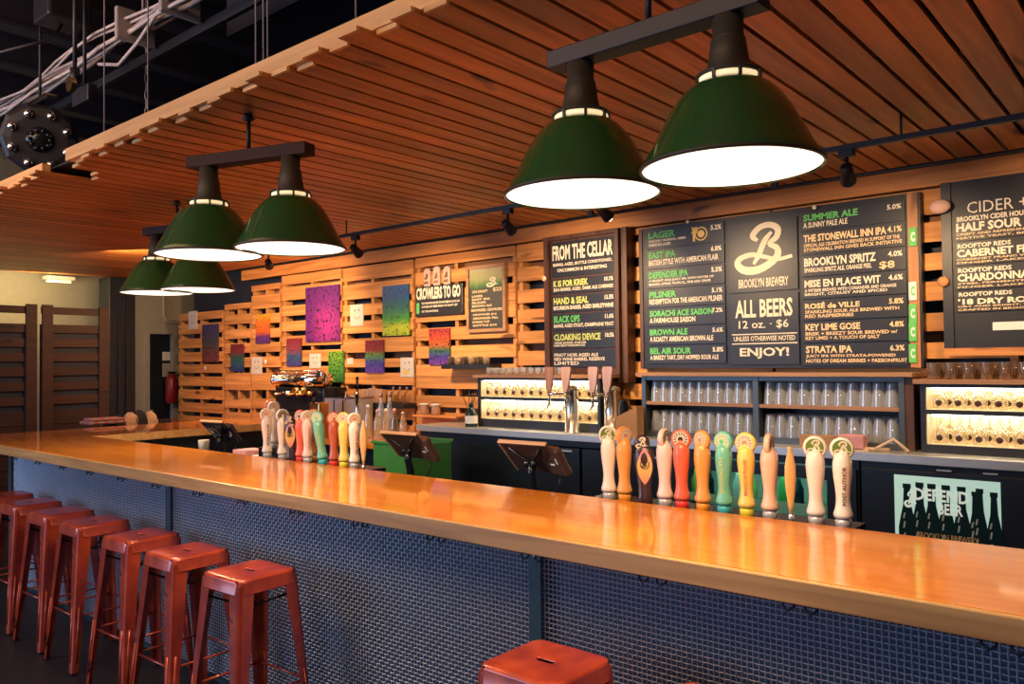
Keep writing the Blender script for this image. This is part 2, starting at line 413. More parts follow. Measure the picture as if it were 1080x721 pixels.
# ------------------------------------------------------------------ things among the joists
def tray():
    t = thing('cable_tray', 'bundle of pale cables running along a rail near the ceiling', 'cables', (-6, 2.3, 3.7))
    for k in range(9):
        q = MB(); rnd = random.Random(k); pts = []
        yo = rnd.uniform(-.14, .03); zo = rnd.uniform(-.06, .05)
        for j in range(27):
            xx = -10.8+j*.36
            pts.append((xx, 2.33+yo+.03*math.sin(j*1.1+k), 3.72+zo+.02*math.sin(j*.8+k*2)))
        q.tube(pts, rnd.choice((.009, .012, .014)), 6); q.build('cable', 'cablelt' if k % 3 else 'cable', t, loc=-t.location)
    q = MB()
    q.box(-10.9, -1.2, 2.42, 2.45, 3.60, 3.66)
    q.build('rail', 'black', t, loc=-t.location)
    for xx in (-4.45, -5.02):
        q = MB(); q.box(xx-.02, xx+.02, 2.16, 2.40, 3.64, 3.84, bev=.008); q.cyl((xx, 2.33, 3.84), (xx, 2.33, 4.5), .008, 6)
        q.build('clamp_plate', 'cable', t, loc=-t.location)
tray()
q = MB()
pts = [(-3.2, 2.1, 4.05), (-3.6, 2.12, 3.86), (-4.0, 2.15, 3.77), (-4.5, 2.2, 3.70), (-4.9, 2.24, 3.60), (-5.3, 2.3, 3.58), (-5.6, 2.3, 3.66)]
q.tube(pts, .012, 6); tag(q.build('loose_cable', 'cablelt'), 'single pale cable sagging away from the bundle towards the canopy', 'cable')
for k, (px, ln, lab) in enumerate(((79, 0, 'thin dark conduit dropping from the ceiling near the round lamp'),)):
    p = at(px, 40, y=2.05); q = MB(); q.cyl((p.x, 2.05, 3.45), (p.x, 2.05, 4.5), .014, 8); q.cyl((p.x, 2.05, 3.40), (p.x, 2.05, 3.5), .03, 8)
    tag(q.build('conduit', 'black'), lab, 'pipe')
p = at(183, 70, y=2.9); q = MB()
for j in range(26):
    a = (j % 2)*PI/2; zc = 2.9+j*.062
    q.tube([(p.x+math.cos(a)*.014*math.cos(t), 2.7+math.sin(a)*.014*math.cos(t), zc+.038*math.sin(t)) for t in [2*PI*s/8 for s in range(9)]], .005, 5)
tag(q.build('steel_chain', 'cable'), 'steel chain hanging from the dark ceiling behind the canopy edge', 'chain')
p = at(66, 12, z=4.05); q = MB(); q.box(p.x-.14, p.x+.14, p.y-.14, p.y+.14, 3.95, 4.165, bev=.02); q.tube([(p.x, p.y, 3.97), (p.x+.1, p.y-.1, 3.8), (p.x-.1, p.y-.3, 3.72), (p.x-.6, p.y-.5, 3.68)], .012, 6)
tag(q.build('junction_box', 'black'), 'black junction box with trailing cable at the very top left', 'box')
def ball():
    c = at(42, 147, y=2.13)
    t = thing('bulb_cluster_lamp', 'black drum lamp with a ring of round mirrored bulbs above the canopy edge', 'lamp', c)
    d = (Vector((0, 0, CAMZ))-c).normalized()
    rot = d.to_track_quat('Z', 'Y').to_matrix().to_4x4()
    q = MB(); q.lathe([(.17, -.16), (.20, -.12), (.20, 0), (.18, .02), (.14, .025)], n=10, mtx=rot, smooth=False); q.build('housing', 'black', t)
    q = MB(); q.lathe([(.07, .02), (.07, .04), (.02, .05)], n=16, mtx=rot)
    for k in range(10):
        a = 2*PI*k/10; v = rot @ Vector((.05*math.cos(a), .05*math.sin(a), .05)); q.sphere(v, .012, 8)
    q.build('hub', 'black_gloss', t)
    for k in range(8):
        a = 2*PI*(k+.5)/8; v = rot @ Vector((.145*math.cos(a), .145*math.sin(a), .045)); q = MB(); q.sphere(v, .026, 14); q.build('bulb', 'chrome', t)
    q = MB(); q.box(-.16, .16, -.02, .02, .20, .215); q.cyl((0, 0, .18), (0, 0, (4.499-c.z)/1.24), .008, 6); q.build('hanger', 'black', t)
    t.scale = (1.24,)*3
    q = MB(); q.box(-.16, .16, -.03, .03, .2155, .225); o = q.build('top_plate', 'brass', t)
ball()
q = MB(); p = at(0, 150, x=-10.985); q.box(-10.99, -10.96, p.y-.4, p.y+.03, p.z-.2, p.z+.35)
tag(q.build('pale_panel', 'plaster'), 'small pale panel on the dark far wall at the left picture edge', 'panel')
q = MB(); p = at(78, 90, y=2.0); q.lathe([(.045, 0), (.045, .03), (.015, .031)], c=(0, 0, 0), n=16, smooth=False, mtx=Matrix.Rotation(R(90), 4, 'X')); 
o = q.build('pulley_wheel', 'brass', None, loc=(p.x, 2.0, p.z)); tag(o, 'small brass coloured wheel on the rail beside the conduit', 'wheel')
q = MB(); q.box(p.x-.3, p.x-.05, 2.10, 2.16, p.z-.05, p.z+.06, bev=.01); q.cyl((p.x-.17, 2.13, p.z), (p.x-.17, 2.13, 4.5), .012, 8)
tag(q.build('speaker_bracket', 'black'), 'black bracket with box hanging beside the small brass wheel', 'bracket')

# ------------------------------------------------------------------ pendant lamps
def make_shade_parts(t, x, y, z):
    """lamp of two shades under one beam; x, y, z relative to the thing"""
    prof = [(0, .2325), (.008, .231), (.03, .220), (.06, .203), (.11, .178), (.15, .156), (.18, .136), (.205, .113), (.218, .095), (.226, .078)]
    q = MB()
    out = [(r, h) for h, r in prof]; inn = [(max(r-.004, .01), h-.001 if h > .01 else h) for h, r in reversed(prof)]
    q.lathe(out+inn+[out[0]], c=(x, y, z), n=48, capb=False, capt=False)
    s = q.build('shade', 'green_lamp', t)
    q = MB(); q.lathe([(.2325, 0), (.2365, .002), (.2365, .008), (.232, .010)], c=(x, y, z), n=48, capb=False, capt=False); q.build('rim', 'bronze', s)
    q = MB(); q.lathe([(.001, .009), (.22, .009), (.229, .004)], c=(x, y, z), n=48, capb=False, capt=False); o = q.build('diffuser', 'diff', s); o['label'] = 'glowing white lamp diffuser'
    q = MB(); q.lathe([(.080, .226), (.082, .232), (.080, .239), (.07, .241)], c=(x, y, z), n=32); q.build('collar_ring', 'ringlit', t)
    q = MB()
    for k in range(8):
        a = 2*PI*k/8; q.box(-.004, .004, .079, .088, .222, .245, mtx=Matrix.Translation((x, y, z)) @ Matrix.Rotation(a, 4, 'Z'))
    q.lathe([(.085, .243), (.085, .248), (.06, .25)], c=(x, y, z), n=32)
    q.build('ring_clip', 'bronze', t)
    q = MB(); q.lathe([(.062, .247), (.058, .25), (.050, .30), (.045, .34), (.040, .345), (.040, .40)], c=(x, y, z), n=28)
    q.lathe([(.043, .338), (.0435, .343), (.041, .347)], c=(x, y, z), n=28)
    q.build('neck', 'bronze', t)
def pendant(p1, p2, over, label, bm='beam_br'):
    p1 = Vector(p1); p2 = Vector(p2); c = (p1+p2)/2; d = (p2-p1); L = d.length; rz = math.atan2(d.y, d.x)
    t = thing('pendant_lamp', label, 'lamp', (c.x, c.y, 2.115), rz, 'twin shade pendant lamps over the bar')
    make_shade_parts(t, -L/2, 0, 0); make_shade_parts(t, L/2, 0, 0)
    q = MB(); q.box(-L/2-over, L/2+over, -.037, .037, .40, .452, bev=.003); q.build('beam', bm, t)
    q = MB(); q.cyl((0, 0, .452), (0, 0, CEIL-.001-2.115), .009, 10); q.lathe([(.03, CEIL-2.115-.02), (.012, CEIL-2.115-.03)], n=16, capb=True)
    q.cyl((0, 0, CEIL-2.115-.03), (0, 0, CEIL-2.115-.001), .02, 12); q.build('rod', 'black', t)
    for sx in (-1, 1):
        for k, pw in ((0, 1),):
            ld = bpy.data.lights.new('pendant_bulb', 'SPOT'); ld.energy = PEND; ld.color = (1, .74, .46); ld.shadow_soft_size = .12; ld.spot_size = R(150); ld.spot_blend = .6
            lo = bpy.data.objects.new('pendant_bulb', ld); col.objects.link(lo); lo.parent = t; lo.location = (sx*L/2, 0, -.012)
PEND = 50
pendant((-1.395, 1.967, 0), (-.918, 1.962, 0), .10, 'large dark green twin pendant lamp nearest the camera at the top right', 'black')
pendant((-3.39, 1.872, 0), (-2.965, 2.015, 0), .10, 'mid green twin pendant lamp with brown beam, the middle one of three')
pendant((-5.40, 2.60, 0), (-5.01, 2.69, 0), .10, 'small far dark green twin pendant lamp partly behind the middle one')

# ------------------------------------------------------------------ lighting track with spot heads
trk = thing('lighting_track', 'black lighting track running along the canopy above the pallet wall', 'track light rail', (-3, 3.9, 2.6))
q = MB(); q.box(-7.6, 1.5, 3.885, 3.915, 2.60, 2.625)
q.build('rail', 'black', trk, loc=-trk.location)
for xx in (-7.0, -5.0, -3.0, -1.0, .8):
    q = MB(); q.cyl((xx, 3.9, 2.625), (xx, 3.9, CEIL), .006, 8); q.build('stem', 'black', trk, loc=-trk.location)
TW = 78
def head(x, label, aim, power, big=1.0):
    t = thing('track_spotlight', label, 'spotlight', (x, 3.9, 2.60), 0, 'spotlights on the track')
    q = MB(); q.box(-.035, .035, -.02, .02, -.035, 0, bev=.004); q.cyl((0, 0, -.03), (0, 0, -.09), .008, 8); q.build('mount', 'black', t)
    a = (Vector(aim)-Vector((x, 3.9, 2.49))).normalized()
    rot = a.to_track_quat('Z', 'Y').to_matrix().to_4x4(); rot.translation = Vector((0, 0, -.11))
    q = MB(); q.lathe([(.018, -.05), (.026, -.045), (.030, .0), (.037, .05), (.037, .058), (.033, .058), (.030, .045)], n=20, mtx=rot, capt=False); q.build('housing', 'black', t)
    q = MB(); q.lathe([(.001, .046), (.029, .046)], n=20, mtx=rot, capb=False, capt=False); q.sphere(tuple(rot @ Vector((0, 0, .050))), .027, 14); q.build('lens', 'spotlit', t)
    ld = bpy.data.lights.new('track_spot', 'SPOT'); ld.energy = power; ld.color = (1, .66, .34); ld.spot_size = R(105); ld.spot_blend = .9; ld.shadow_soft_size = .04
    lo = bpy.data.objects.new('track_spot', ld); col.objects.link(lo); lo.parent = t
    lo.location = Vector((0, 0, -.11))+a*.125; lo.rotation_euler = a.to_track_quat('-Z', 'Y').to_euler()
head(-6.07, 'small black track spotlight furthest left on the rail beside the canopy edge', (-7.6, 5.15, 1.9), TW*1.6)
head(-4.89, 'small black track spotlight between the purple painting and the blue green one', (-5.2, 5.15, 1.7), TW*1.5)
head(-3.35, 'small black track spotlight above the gap left of the cellar board', (-3.6, 5.15, 1.8), TW*1.3)
head(-2.62, 'small black track spotlight half hidden by the big pendant shades', (-2.3, 5.15, 1.6), TW*.8)
head(-1.24, 'small black track spotlight above the summer ale strip of the big menu', (-1.5, 5.15, 1.7), TW*.75)
head(-.35, 'small black track spotlight past the right picture edge', (-.4, 5.15, 1.8), TW*.7)
# second thin pipe above the wall
pa = at(910, 170, y=4.6)
# ================================================================== PALLET WALL
def wx(px, y=WALLY): return at(px, 340, y=y).x
def wz(px, py, y=WALLY): return at(px, py, y=y).z
def pallet(pxl, pxr, ztop, gaps, brown, label, studs=(0, .5, 1), zbot=0.0):
    """gaps: list of (pxmid, ytop, ybottom) in the picture turned into heights; brown: indices of gaps closed by a rear board"""
    x0 = wx(pxl)+.008; x1 = wx(pxr)-.008
    g = [(wz(a, b), wz(a, c)) for a, b, c in gaps]          # (upper z, lower z)
    while g[-1][1] > zbot+.20:
        g.append((g[-1][1]-.115, g[-1][1]-.165))
    t = thing('wooden_pallet', label, 'pallet', ((x0+x1)/2, WALLY+.06, zbot), 0, 'pallets lining the back wall')
    o = -t.location
    q = MB(); top = ztop
    for a, b in g:
        if top-a > .125*1.35:
            m_ = (top+a)/2; q.box(x0, x1, WALLY, WALLY+.018, m_+.002, top); q.box(x0, x1, WALLY, WALLY+.018, a, m_-.002)
        else: q.box(x0, x1, WALLY, WALLY+.018, a, top)
        top = b
    q.box(x0, x1, WALLY, WALLY+.018, zbot, top)
    q.build('deck_boards', 'pallet', t, loc=o)
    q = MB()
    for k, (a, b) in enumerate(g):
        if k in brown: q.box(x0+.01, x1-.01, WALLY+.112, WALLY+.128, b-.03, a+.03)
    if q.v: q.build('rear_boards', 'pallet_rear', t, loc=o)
    for s in studs:
        xc = x0+.022+(x1-x0-.044)*s
        B('stringer', 'pallet_v', t, xc-.02, xc+.02, WALLY+.0185, WALLY+.111, zbot, ztop-.01).location = o
ZT = wz(676, 239)    # underside of the long beam
pallet(188, 235, wz(212, 329), [(212, 337, 341), (212, 351.5, 356.5), (212, 366.5, 371), (212, 381, 384), (212, 393, 397), (212, 407, 411)], (), 'leftmost wooden pallet of the back wall, lowest top edge')
pallet(236.5, 264.5, wz(250, 320), [(250, 326, 331.5), (250, 341.5, 347), (250, 357, 362), (250, 372, 377), (250, 387, 393), (250, 411, 420)], (5,), 'narrow wooden pallet with the dim red and green painting on it')
pallet(265, 296, wz(278, 300), [(278, 306, 311), (278, 325, 331), (278, 341, 346.5), (278, 356, 361), (278, 371, 376), (278, 387, 393), (278, 411, 420)], (0, 5), 'narrow wooden pallet with the orange and purple painting on it')
pallet(297, 361, ZT-.01, [(330, 297, 300), (330, 314, 320), (330, 331, 337), (330, 347.6, 353), (330, 364, 369), (330, 381, 386), (330, 403, 411)], (0,), 'wooden pallet behind the large purple and pink painting')
pallet(361.5, 436.5, ZT-.015, [(400, 293, 297), (400, 313, 319), (400, 331, 337), (400, 350, 356), (400, 371, 378), (400, 387, 393)], (0, 4), 'wooden pallet behind the blue green painting', (0, .42, 1))
pallet(438, 544.5, ZT-.012, [(490, 276, 282), (490, 296, 303), (490, 337, 344), (490, 357.5, 364), (490, 377, 384), (490, 410, 418), (490, 430, 436)], (0, 3, 6), 'wooden pallet behind the crowlers sign and the framed chalkboard', (0, .42, 1))
pallet(545.5, 654, ZT-.012, [(560, 275, 281), (560, 296, 305), (560, 319, 326), (560, 340, 349), (560, 362, 370), (560, 385, 392)], (0, 4), 'wooden pallet behind the cellar board')
pallet(655, 815, ZT-.01, [(672, 247, 255), (672, 271, 281), (672, 296, 306), (672, 320, 331), (672, 346, 356), (672, 371, 381)], (0, 4), 'wooden pallet mostly hidden behind the left half of the large menu board')
pallet(816, 1075, ZT-.01, [(982, 226, 234), (982, 255, 267), (982, 285, 297), (982, 317, 330), (982, 349, 361), (982, 378, 388)], (0, 4), 'wooden pallet showing between the large menu and the cider board', (0, .5, 1))
pallet(1076, 1400, ZT-.01, [(1200, 200, 215), (1200, 245, 260), (1200, 290, 305), (1200, 330, 345)], (), 'wooden pallet behind the cider board at the right')
# beam along the top of the pallets
q = MB(); q.box(wx(257), 1.9, WALLY-.03, WALLY+.015, ZT, CEIL-.003, bev=.004)
tag(q.build('long_beam', 'trim_wood'), 'long flat wooden beam under the canopy along the top of the pallets', 'beam')
q = MB()
q.tube([(-3.6, 4.9, 2.69), (1.9, 4.9, 2.69)], .012, 8)
for xx in (-3.4, -2, -.6, .8): q.box(xx-.02, xx+.02, 4.885, 4.915, 2.69, CEIL-.001)
tag(q.build('conduit_pipe', 'black'), 'thin black conduit under the canopy just in front of the long beam', 'pipe')

# ================================================================== BACK COUNTER
CT = 1.10; CF = 4.655
q = thing('back_counter', 'long steel edged back counter standing under the menu boards', 'counter', (-2, 5, 0))
o = -q.location
b1 = MB(); b1.box(-5.05, 1.9, CF, WALLY-.002, CT-.05, CT, bev=.004); b1.build('worktop', 'steel', q, loc=o)
for a, b, nm in ((-5.03, -4.05, 'cabinet'), (-.60, 1.9, 'cabinet')):
    B(nm, 'cooler', q, a, b, CF+.03, WALLY-.01, 0, CT-.051).location = o
# coolers beneath it
def cooler(x0, x1, label, kind):
    t = thing('bar_cooler', label, 'cooler', ((x0+x1)/2, CF+.03, 0), 0, None); o = -t.location
    Z1 = CT-.053; Y0 = CF+.03; Y1 = WALLY-.01
    q = MB()
    q.box(x0, x0+.04, Y0, Y1, 0, Z1); q.box(x1-.04, x1, Y0, Y1, 0, Z1); q.box(x0+.04, x1-.04, Y1-.03, Y1, 0, Z1); q.box(x0+.04, x1-.04, Y0, Y1-.03, 0, .12); q.box(x0+.04, x1-.04, Y0, Y1-.03, Z1-.04, Z1)
    q.build('body', 'cooler', t, loc=o)
    return t, o, Y0, Z1
t, o, Y0, Z1 = cooler(-4.04, -2.66, 'closed black bar cooler under the counter left of the glass fronted one', 0)
for k, (a, b) in enumerate(((-4.03, -3.36), (-3.34, -2.67))):
    d = B('door', 'cooler', t, a, b, Y0-.025, Y0-.002, .12, Z1-.05, bev=.004); d.location = o
    B('handle', 'steel', d, b-.2, b-.06, Y0-.035, Y0-.0255, Z1-.075, Z1-.062)
# the glass fronted cooler
gx0 = -2.65; gx1 = at(905, 520, y=CF).x
t, o, Y0, Z1 = cooler(gx0, gx1, 'glass fronted bar cooler glowing teal behind the yellow and white tap handles', 1)
q = MB()
q.box(gx0+.01, gx0+.07, Y0-.03, Y0-.002, .12, Z1-.05); q.box(gx1-.17, gx1-.01, Y0-.03, Y0-.002, .12, Z1-.05); q.box(gx0+.071, gx1-.171, Y0-.03, Y0-.002, Z1-.12, Z1-.05); q.box(gx0+.071, gx1-.171, Y0-.03, Y0-.002, .12, .2)
d = q.build('door', 'cooler', t, loc=o)
B('pane', 'pane', d, gx0+.071, gx1-.171, Y0-.02, Y0-.014, .2, Z1-.12)
q = MB()
for zz in (.45, .72):
    for k in range(16): q.box(gx0+.05+k*(gx1-gx0-.1)/16, gx0+.054+k*(gx1-gx0-.1)/16, Y0+.03, Y0+.40, zz, zz+.004)
    for yy in (.03, .2, .39): q.box(gx0+.045, gx1-.045, Y0+yy, Y0+yy+.006, zz+.0045, zz+.010)
    q.box(gx0+.045, gx1-.045, Y0+.02, Y0+.025, zz, zz+.05)
q.build('wire_shelf', 'white', t, loc=o)
B('lining', 'white', t, gx0+.041, gx1-.041, Y0+.42, Y0+.425, .12, Z1-.041).location = o
ld = bpy.data.lights.new('cooler_light', 'AREA'); ld.energy = 1.6; ld.color = (.45, 1, .8); ld.shape = 'RECTANGLE'; ld.size = 1.2; ld.size_y = .1
lo = bpy.data.objects.new('cooler_light', ld); col.objects.link(lo); lo.location = ((gx0+gx1)/2, Y0+.12, Z1-.06)
# small cans and bottles inside
cans = []
def small_bottle(x, y, z, mt, mc, label, h=.2):
    t = thing('drink_bottle', label, 'bottle', (x, y, z), 0, 'bottles inside the glass fronted cooler')
    q = MB(); q.lathe([(.028, 0), (.030, .01), (.030, .10), (.013, .145), (.012, h-.012)], n=14); q.build('body', mt, t)
    q = MB(); q.lathe([(.0135, h-.012), (.0135, h)], n=12); q.build('cap', mc, t); return t
cols = ['yellowl', 'black_gloss', 'greenl', 'white', 'yellowl', 'bottle_dark', 'greenl', 'bottle_dark', 'bottle_dark', 'greenl', 'black_gloss', 'bottle_dark', 'greenl']
for k in range(13):
    small_bottle(gx0+.10+k*.098, Y0+.16, .7305, cols[k], 'gold' if k % 2 else 'white', 'bottle standing on the upper wire shelf inside the teal lit cooler')
# poster fronted cooler
px0 = at(905, 520, y=CF).x+.01
t, o, Y0, Z1 = cooler(px0, -.62+.0, 'black bar cooler with a backlit beer bottle poster on its door', 2)
d = B('door', 'cooler', t, px0+.01, -.63, Y0-.03, Y0-.002, .12, Z1-.03, bev=.004); d.location = o
pa_ = at(943, 500, y=Y0-.033); pb = at(1055, 507, y=Y0-.033)
ZP = pa_.z
B('poster', 'cooler_back', d, pa_.x, pb.x, Y0-.036, Y0-.0305, .42, ZP)
ps = MB(); W = pb.x-pa_.x
def bottle_poly(cx, zb, zt, w):
    h = zt-zb; pr = [(.5, 0), (.5, .55), (.38, .66), (.23, .78), (.18, .95), (.23, .955), (.23, 1)]
    return [(cx+w*a, zb+h*b) for a, b in pr]+[(cx-w*a, zb+h*b) for a, b in reversed(pr)]
bp_ = [(.13, .20, .0), (.26, .10, .003), (.38, .12, .006), (.52, .13, .009), (.67, .14, .012), (.80, .30, .015), (.84, .16, .018), (.97, .27, .021)]
for k, (fx, ft, _) in enumerate(bp_):
    cx = pa_.x+fx*W*.97; w = .088 if k < 5 else .075
    poly = bottle_poly(cx, .43, ZP-.02-ft*.12, w)
    n0 = len(ps.v); ps.add([(a, Y0-.0368-k*.0002, b) for a, b in poly], [tuple(tr) for tr in tessellate_polygon([[Vector((a, b, 0)) for a, b in poly]])])
ps.build('bottle_print', 'bottle_dark', d)
ps = MB()
for k, (fx, ft, _) in enumerate(bp_):
    cx = pa_.x+fx*W*.97-.012; zt = ZP-.02-ft*.12
    for dz, hh in ((.155, .03), (.20, .035), (.26, .025)):
        ps.add([(cx-.010, Y0-.0392, zt-dz-hh), (cx-.002, Y0-.0392, zt-dz-hh), (cx+.004, Y0-.0392, zt-dz), (cx-.004, Y0-.0392, zt-dz)], [(0, 1, 2, 3)])
ps.build('highlight_print', 'bottle_sheen', d)
ps = MB()
def xp(f): return pa_.x+W*f
put_text(ps, 'DEFEND', xp(.20), xp(.72), ZP-.125, ZP-.062, Y0-.040, .03)
put_text(ps, 'BEER', xp(.43), xp(.66), ZP-.190, ZP-.132, Y0-.040, .03)
put_script_b(ps, xp(.10), xp(.22), ZP-.17, ZP-.08, Y0-.041)
ps.build('title_lettering', 'lettergrey', d)
ps = MB(); put_text(ps, 'BROOKLYN BREWERY', xp(.22), xp(.80), ZP-.325, ZP-.290, Y0-.040, .02); ps.build('small_lettering', 'lettergold', d)
for a, b in ((.42, .56), (.85, .98)): B('door_badge', 'steel', d, xp(a), xp(b), Y0-.036, Y0-.0305, ZP+.035, ZP+.043)

# ================================================================== GLASS SHELVES
def pint_mesh(t=None, inv=True):
    q = MB(); h = .142
    o_ = [(.036, 0), (.0365, .05), (.041, .10), (.0405, .142)]
    if inv: pr = [(.0435, 0), (.0425, .03), (.036, .095), (.031, .128), (.031, .142)]
    else: pr = [(.031, 0), (.033, .03), (.042, .142)]
    q.lathe(pr, n=14, capb=False, capt=True)
    q.lathe([(pr[0][0]-.003, .001), (pr[-1][0]-.003, .124)], n=14, capb=False, capt=True)
    return q
un = thing('glass_shelf_unit', 'grey two bay shelf unit holding upside down pint glasses below the large menu', 'shelf', (-2.1, 4.98, CT))
o = -un.location
SX0 = at(677, 430, y=4.82).x; SX1 = at(954, 430, y=4.82).x; SXM = at(797, 430, y=4.82).x; ST = 1.535
q = MB()
q.box(SX0, SX0+.03, 4.82, 5.13, CT, ST-.022); q.box(SX1-.03, SX1, 4.82, 5.13, CT, ST-.022); q.box(SXM-.018, SXM+.018, 4.82, 5.13, CT, ST-.022)
q.box(SX0+.03, SX1-.03, 4.825, 5.13, CT, CT+.035); q.box(SX0+.03, SX1-.03, 4.825, 5.13, ST-.05, ST-.023)
q.build('frame', 'shelf_steel', un, loc=o)
B('side_panel', 'frame_wood', un, SX1, SX1+.045, 4.83, 5.13, CT, ST-.023).location = o
B('back_panel', 'charcoal', un, SX0, SX1, 5.131, 5.14, CT, ST-.022).location = o
MIDZ = at(740, 426, y=4.83).z
for a, b in ((SX0+.031, SXM-.019), (SXM+.019, SX1-.031)): B('middle_shelf', 'shelf_wood', un, a, b, 4.825, 5.13, MIDZ-.012, MIDZ+.010).location = o
B('top_board', 'shelf_wood', un, SX0-.03, SX1+.05, 4.79, 5.14, ST-.0215, ST).location = o
proto = None
rows = [('upper', 'left', SX0+.03, SXM-.018, MIDZ+.0105), ('upper', 'right', SXM+.018, SX1-.03, MIDZ+.0105), ('lower', 'left', SX0+.03, SXM-.018, CT+.0355), ('lower', 'right', SXM+.018, SX1-.03, CT+.0355)]
for lv, sd, a, b, z in rows:
    for r_, yy in enumerate((4.89, 5.02)):
        n = 11
        for k in range(n):
            xx = a+.05+(b-a-.10)*k/(n-1)+(.0 if r_ != 1 else 0)
            lab = 'clear pint glass upside down on the %s shelf of the %s bay, %s row' % (lv, sd, ('front', 'rear')[r_])
            gr = 'pint glasses, %s shelf %s bay, %s row' % (lv, sd, ('front', 'rear')[r_])
            if proto is None: g = pint_mesh().build('pint_glass', 'glass'); proto = g
            else: g = proto.copy(); col.objects.link(g)
            g.location = (xx, yy, z); tag(g, lab, 'glass', gr)

def tulip(inv=True):
    q = MB()
    pr = [(.034, 0), (.038, .02), (.040, .05), (.035, .078), (.010, .098), (.005, .105), (.005, .135), (.030, .148), (.031, .151)]
    q.lathe(pr, n=16, capb=False, capt=True); return q
tproto = None
def rack(name_label, x0, x1, z0, z1, zm, n, side, topboard):
    global tproto
    t = thing('lit_glass_rack', name_label, 'glass rack', ((x0+x1)/2, 4.98, CT)); o = -t.location
    q = MB()
    q.box(x0, x0+.025, 4.82, 5.035, CT, z1); q.box(x1-.025, x1, 4.82, 5.035, CT, z1); q.box(x0+.025, x1-.025, 4.82, 5.035, CT, z0); q.box(x0+.025, x1-.025, 4.82, 5.035, zm-.012, zm+.012); q.box(x0+.025, x1-.025, 4.82, 5.035, z1-.02, z1)
    q.build('frame', 'charcoal', t, loc=o)
    for a, b in ((z0, zm-.012), (zm+.012, z1-.02)):
        B('lining', 'rackin', t, x0+.026, x1-.026, 5.022, 5.0345, a+.001, b-.001).location = o
        B('side_lining', 'rackin', t, x0+.0255, x0+.031, 4.83, 5.02, a+.001, b-.001).location = o
        B('led_strip', 'led', t, x0+.05, x1-.03, 4.845, 4.865, b-.012, b-.001).location = o
        B('led_strip', 'led', t, x0+.05, x1-.03, 4.99, 5.01, b-.012, b-.001).location = o
        B('shelf_mat', 'rackin', t, x0+.032, x1-.026, 4.83, 5.02, a+.0005, a+.003).location = o
    if topboard: B('top_board', 'shelf_wood', t, x0-.03, x1+.03, 4.79, 5.035, z1+.0005, z1+.025).location = o
    for lv, z in (('upper', zm+.0155), ('lower', z0+.0035)):
        for r_, yy in enumerate((4.885, 4.965)):
            for k in range(n):
                xx = x0+.085+(x1-x0-.20)*k/(n-1)+(.03 if r_ else 0)
                lab = 'stemmed tulip glass upside down on the %s shelf of the %s lit rack, %s row' % (lv, side, ('front', 'rear')[r_])
                gr = 'tulip glasses, %s shelf of %s rack, %s row' % (lv, side, ('front', 'rear')[r_])
                if tproto is None:
                    g = tulip().build('tulip_glass', 'glass_warm'); tproto = g
                    l_ = MB(); vs = []
                    # printed oval wrapped on the bowl
                    for i in range(7):
                        for j in range(7):
                            u = (i/6-.5)*2; v = (j/6-.5)*2; u2 = u*math.sqrt(max(0, 1-v*v*.98)); a_ = -PI/2+u2*.42; zz = .034+v*.017; rr = .0395+.0015-abs(v)*.002
                            vs.append((rr*math.cos(a_), rr*math.sin(a_), zz))
                    l_.add(vs, [(i*7+j, (i+1)*7+j, (i+1)*7+j+1, i*7+j+1) for i in range(6) for j in range(6)], 0)
                    l_.build('logo_print', 'logo_dark', g)
                    g.location = (xx, yy, z)
                    tag(g, lab, 'glass', gr)
                else:
                    g = dup(tproto, (xx, yy, z), label=lab); g['group'] = gr
    return t
rx0 = at(971, 440, y=4.82).x
rack('warmly lit dark rack of tulip glasses at the right end of the back counter', rx0, .35, 1.145, 1.475, 1.322, 15, 'right', True)
lx0 = at(504, 420, y=4.82).x; lx1 = at(633, 420, y=4.82).x
rack('warmly lit dark rack of tulip glasses below the framed chalkboard', lx0, lx1, 1.165, 1.495, 1.33, 12, 'left', True)
# glasses standing on top of the right rack
gp = None
for r_, yy in enumerate((4.86, 4.95)):
    for k in range(16):
        lab = 'smoky short tumbler on top of the right lit rack, %s row' % ('front', 'rear')[r_]
        if gp is None:
            q = MB(); q.lathe([(.028, 0), (.031, .03), (.036, .09)], n=14, capt=False); q.lathe([(.033, .089), (.025, .012)], n=14, capb=False); g = q.build('tumbler', 'glass_smoke'); gp = g
        else: g = gp.copy(); col.objects.link(g)
        g.location = (rx0+.06+k*.085+(.03 if r_ else 0), yy, 1.5005); tag(g, lab, 'glass', 'tumblers on top of the right rack, %s row' % ('front', 'rear')[r_])
gp = None
for k in range(11):
    if gp is None:
        q = MB(); q.lathe([(.024, 0), (.027, .02), (.030, .055)], n=12, capt=False); q.lathe([(.0275, .054), (.021, .008)], n=12, capb=False); g = q.build('taster_glass', 'glass'); gp = g
    else: g = gp.copy(); col.objects.link(g)
    g.location = (lx0+.09+k*.072, 4.87, 1.5205); tag(g, 'small clear taster glass in the row on top of the left lit rack', 'glass', 'taster glasses on the left rack')
# things between the shelf unit and the right rack
q = MB(); p = at(910, 471, z=CT)
q.tube([(p.x, 4.72, CT+.012), (p.x+.20, 4.74, CT+.012)], .010, 6); q.tube([(p.x+.12, 4.72, CT+.010), (p.x+.22, 4.75, CT+.07), (p.x+.30, 4.72, CT+.012)], .009, 6); q.box(p.x-.06, p.x+.1, 4.70, 4.78, CT, CT+.012)
tag(q.build('wooden_tongs', 'maple'), 'pale wooden tongs lying on the steel counter left of the right lit rack', 'tongs')

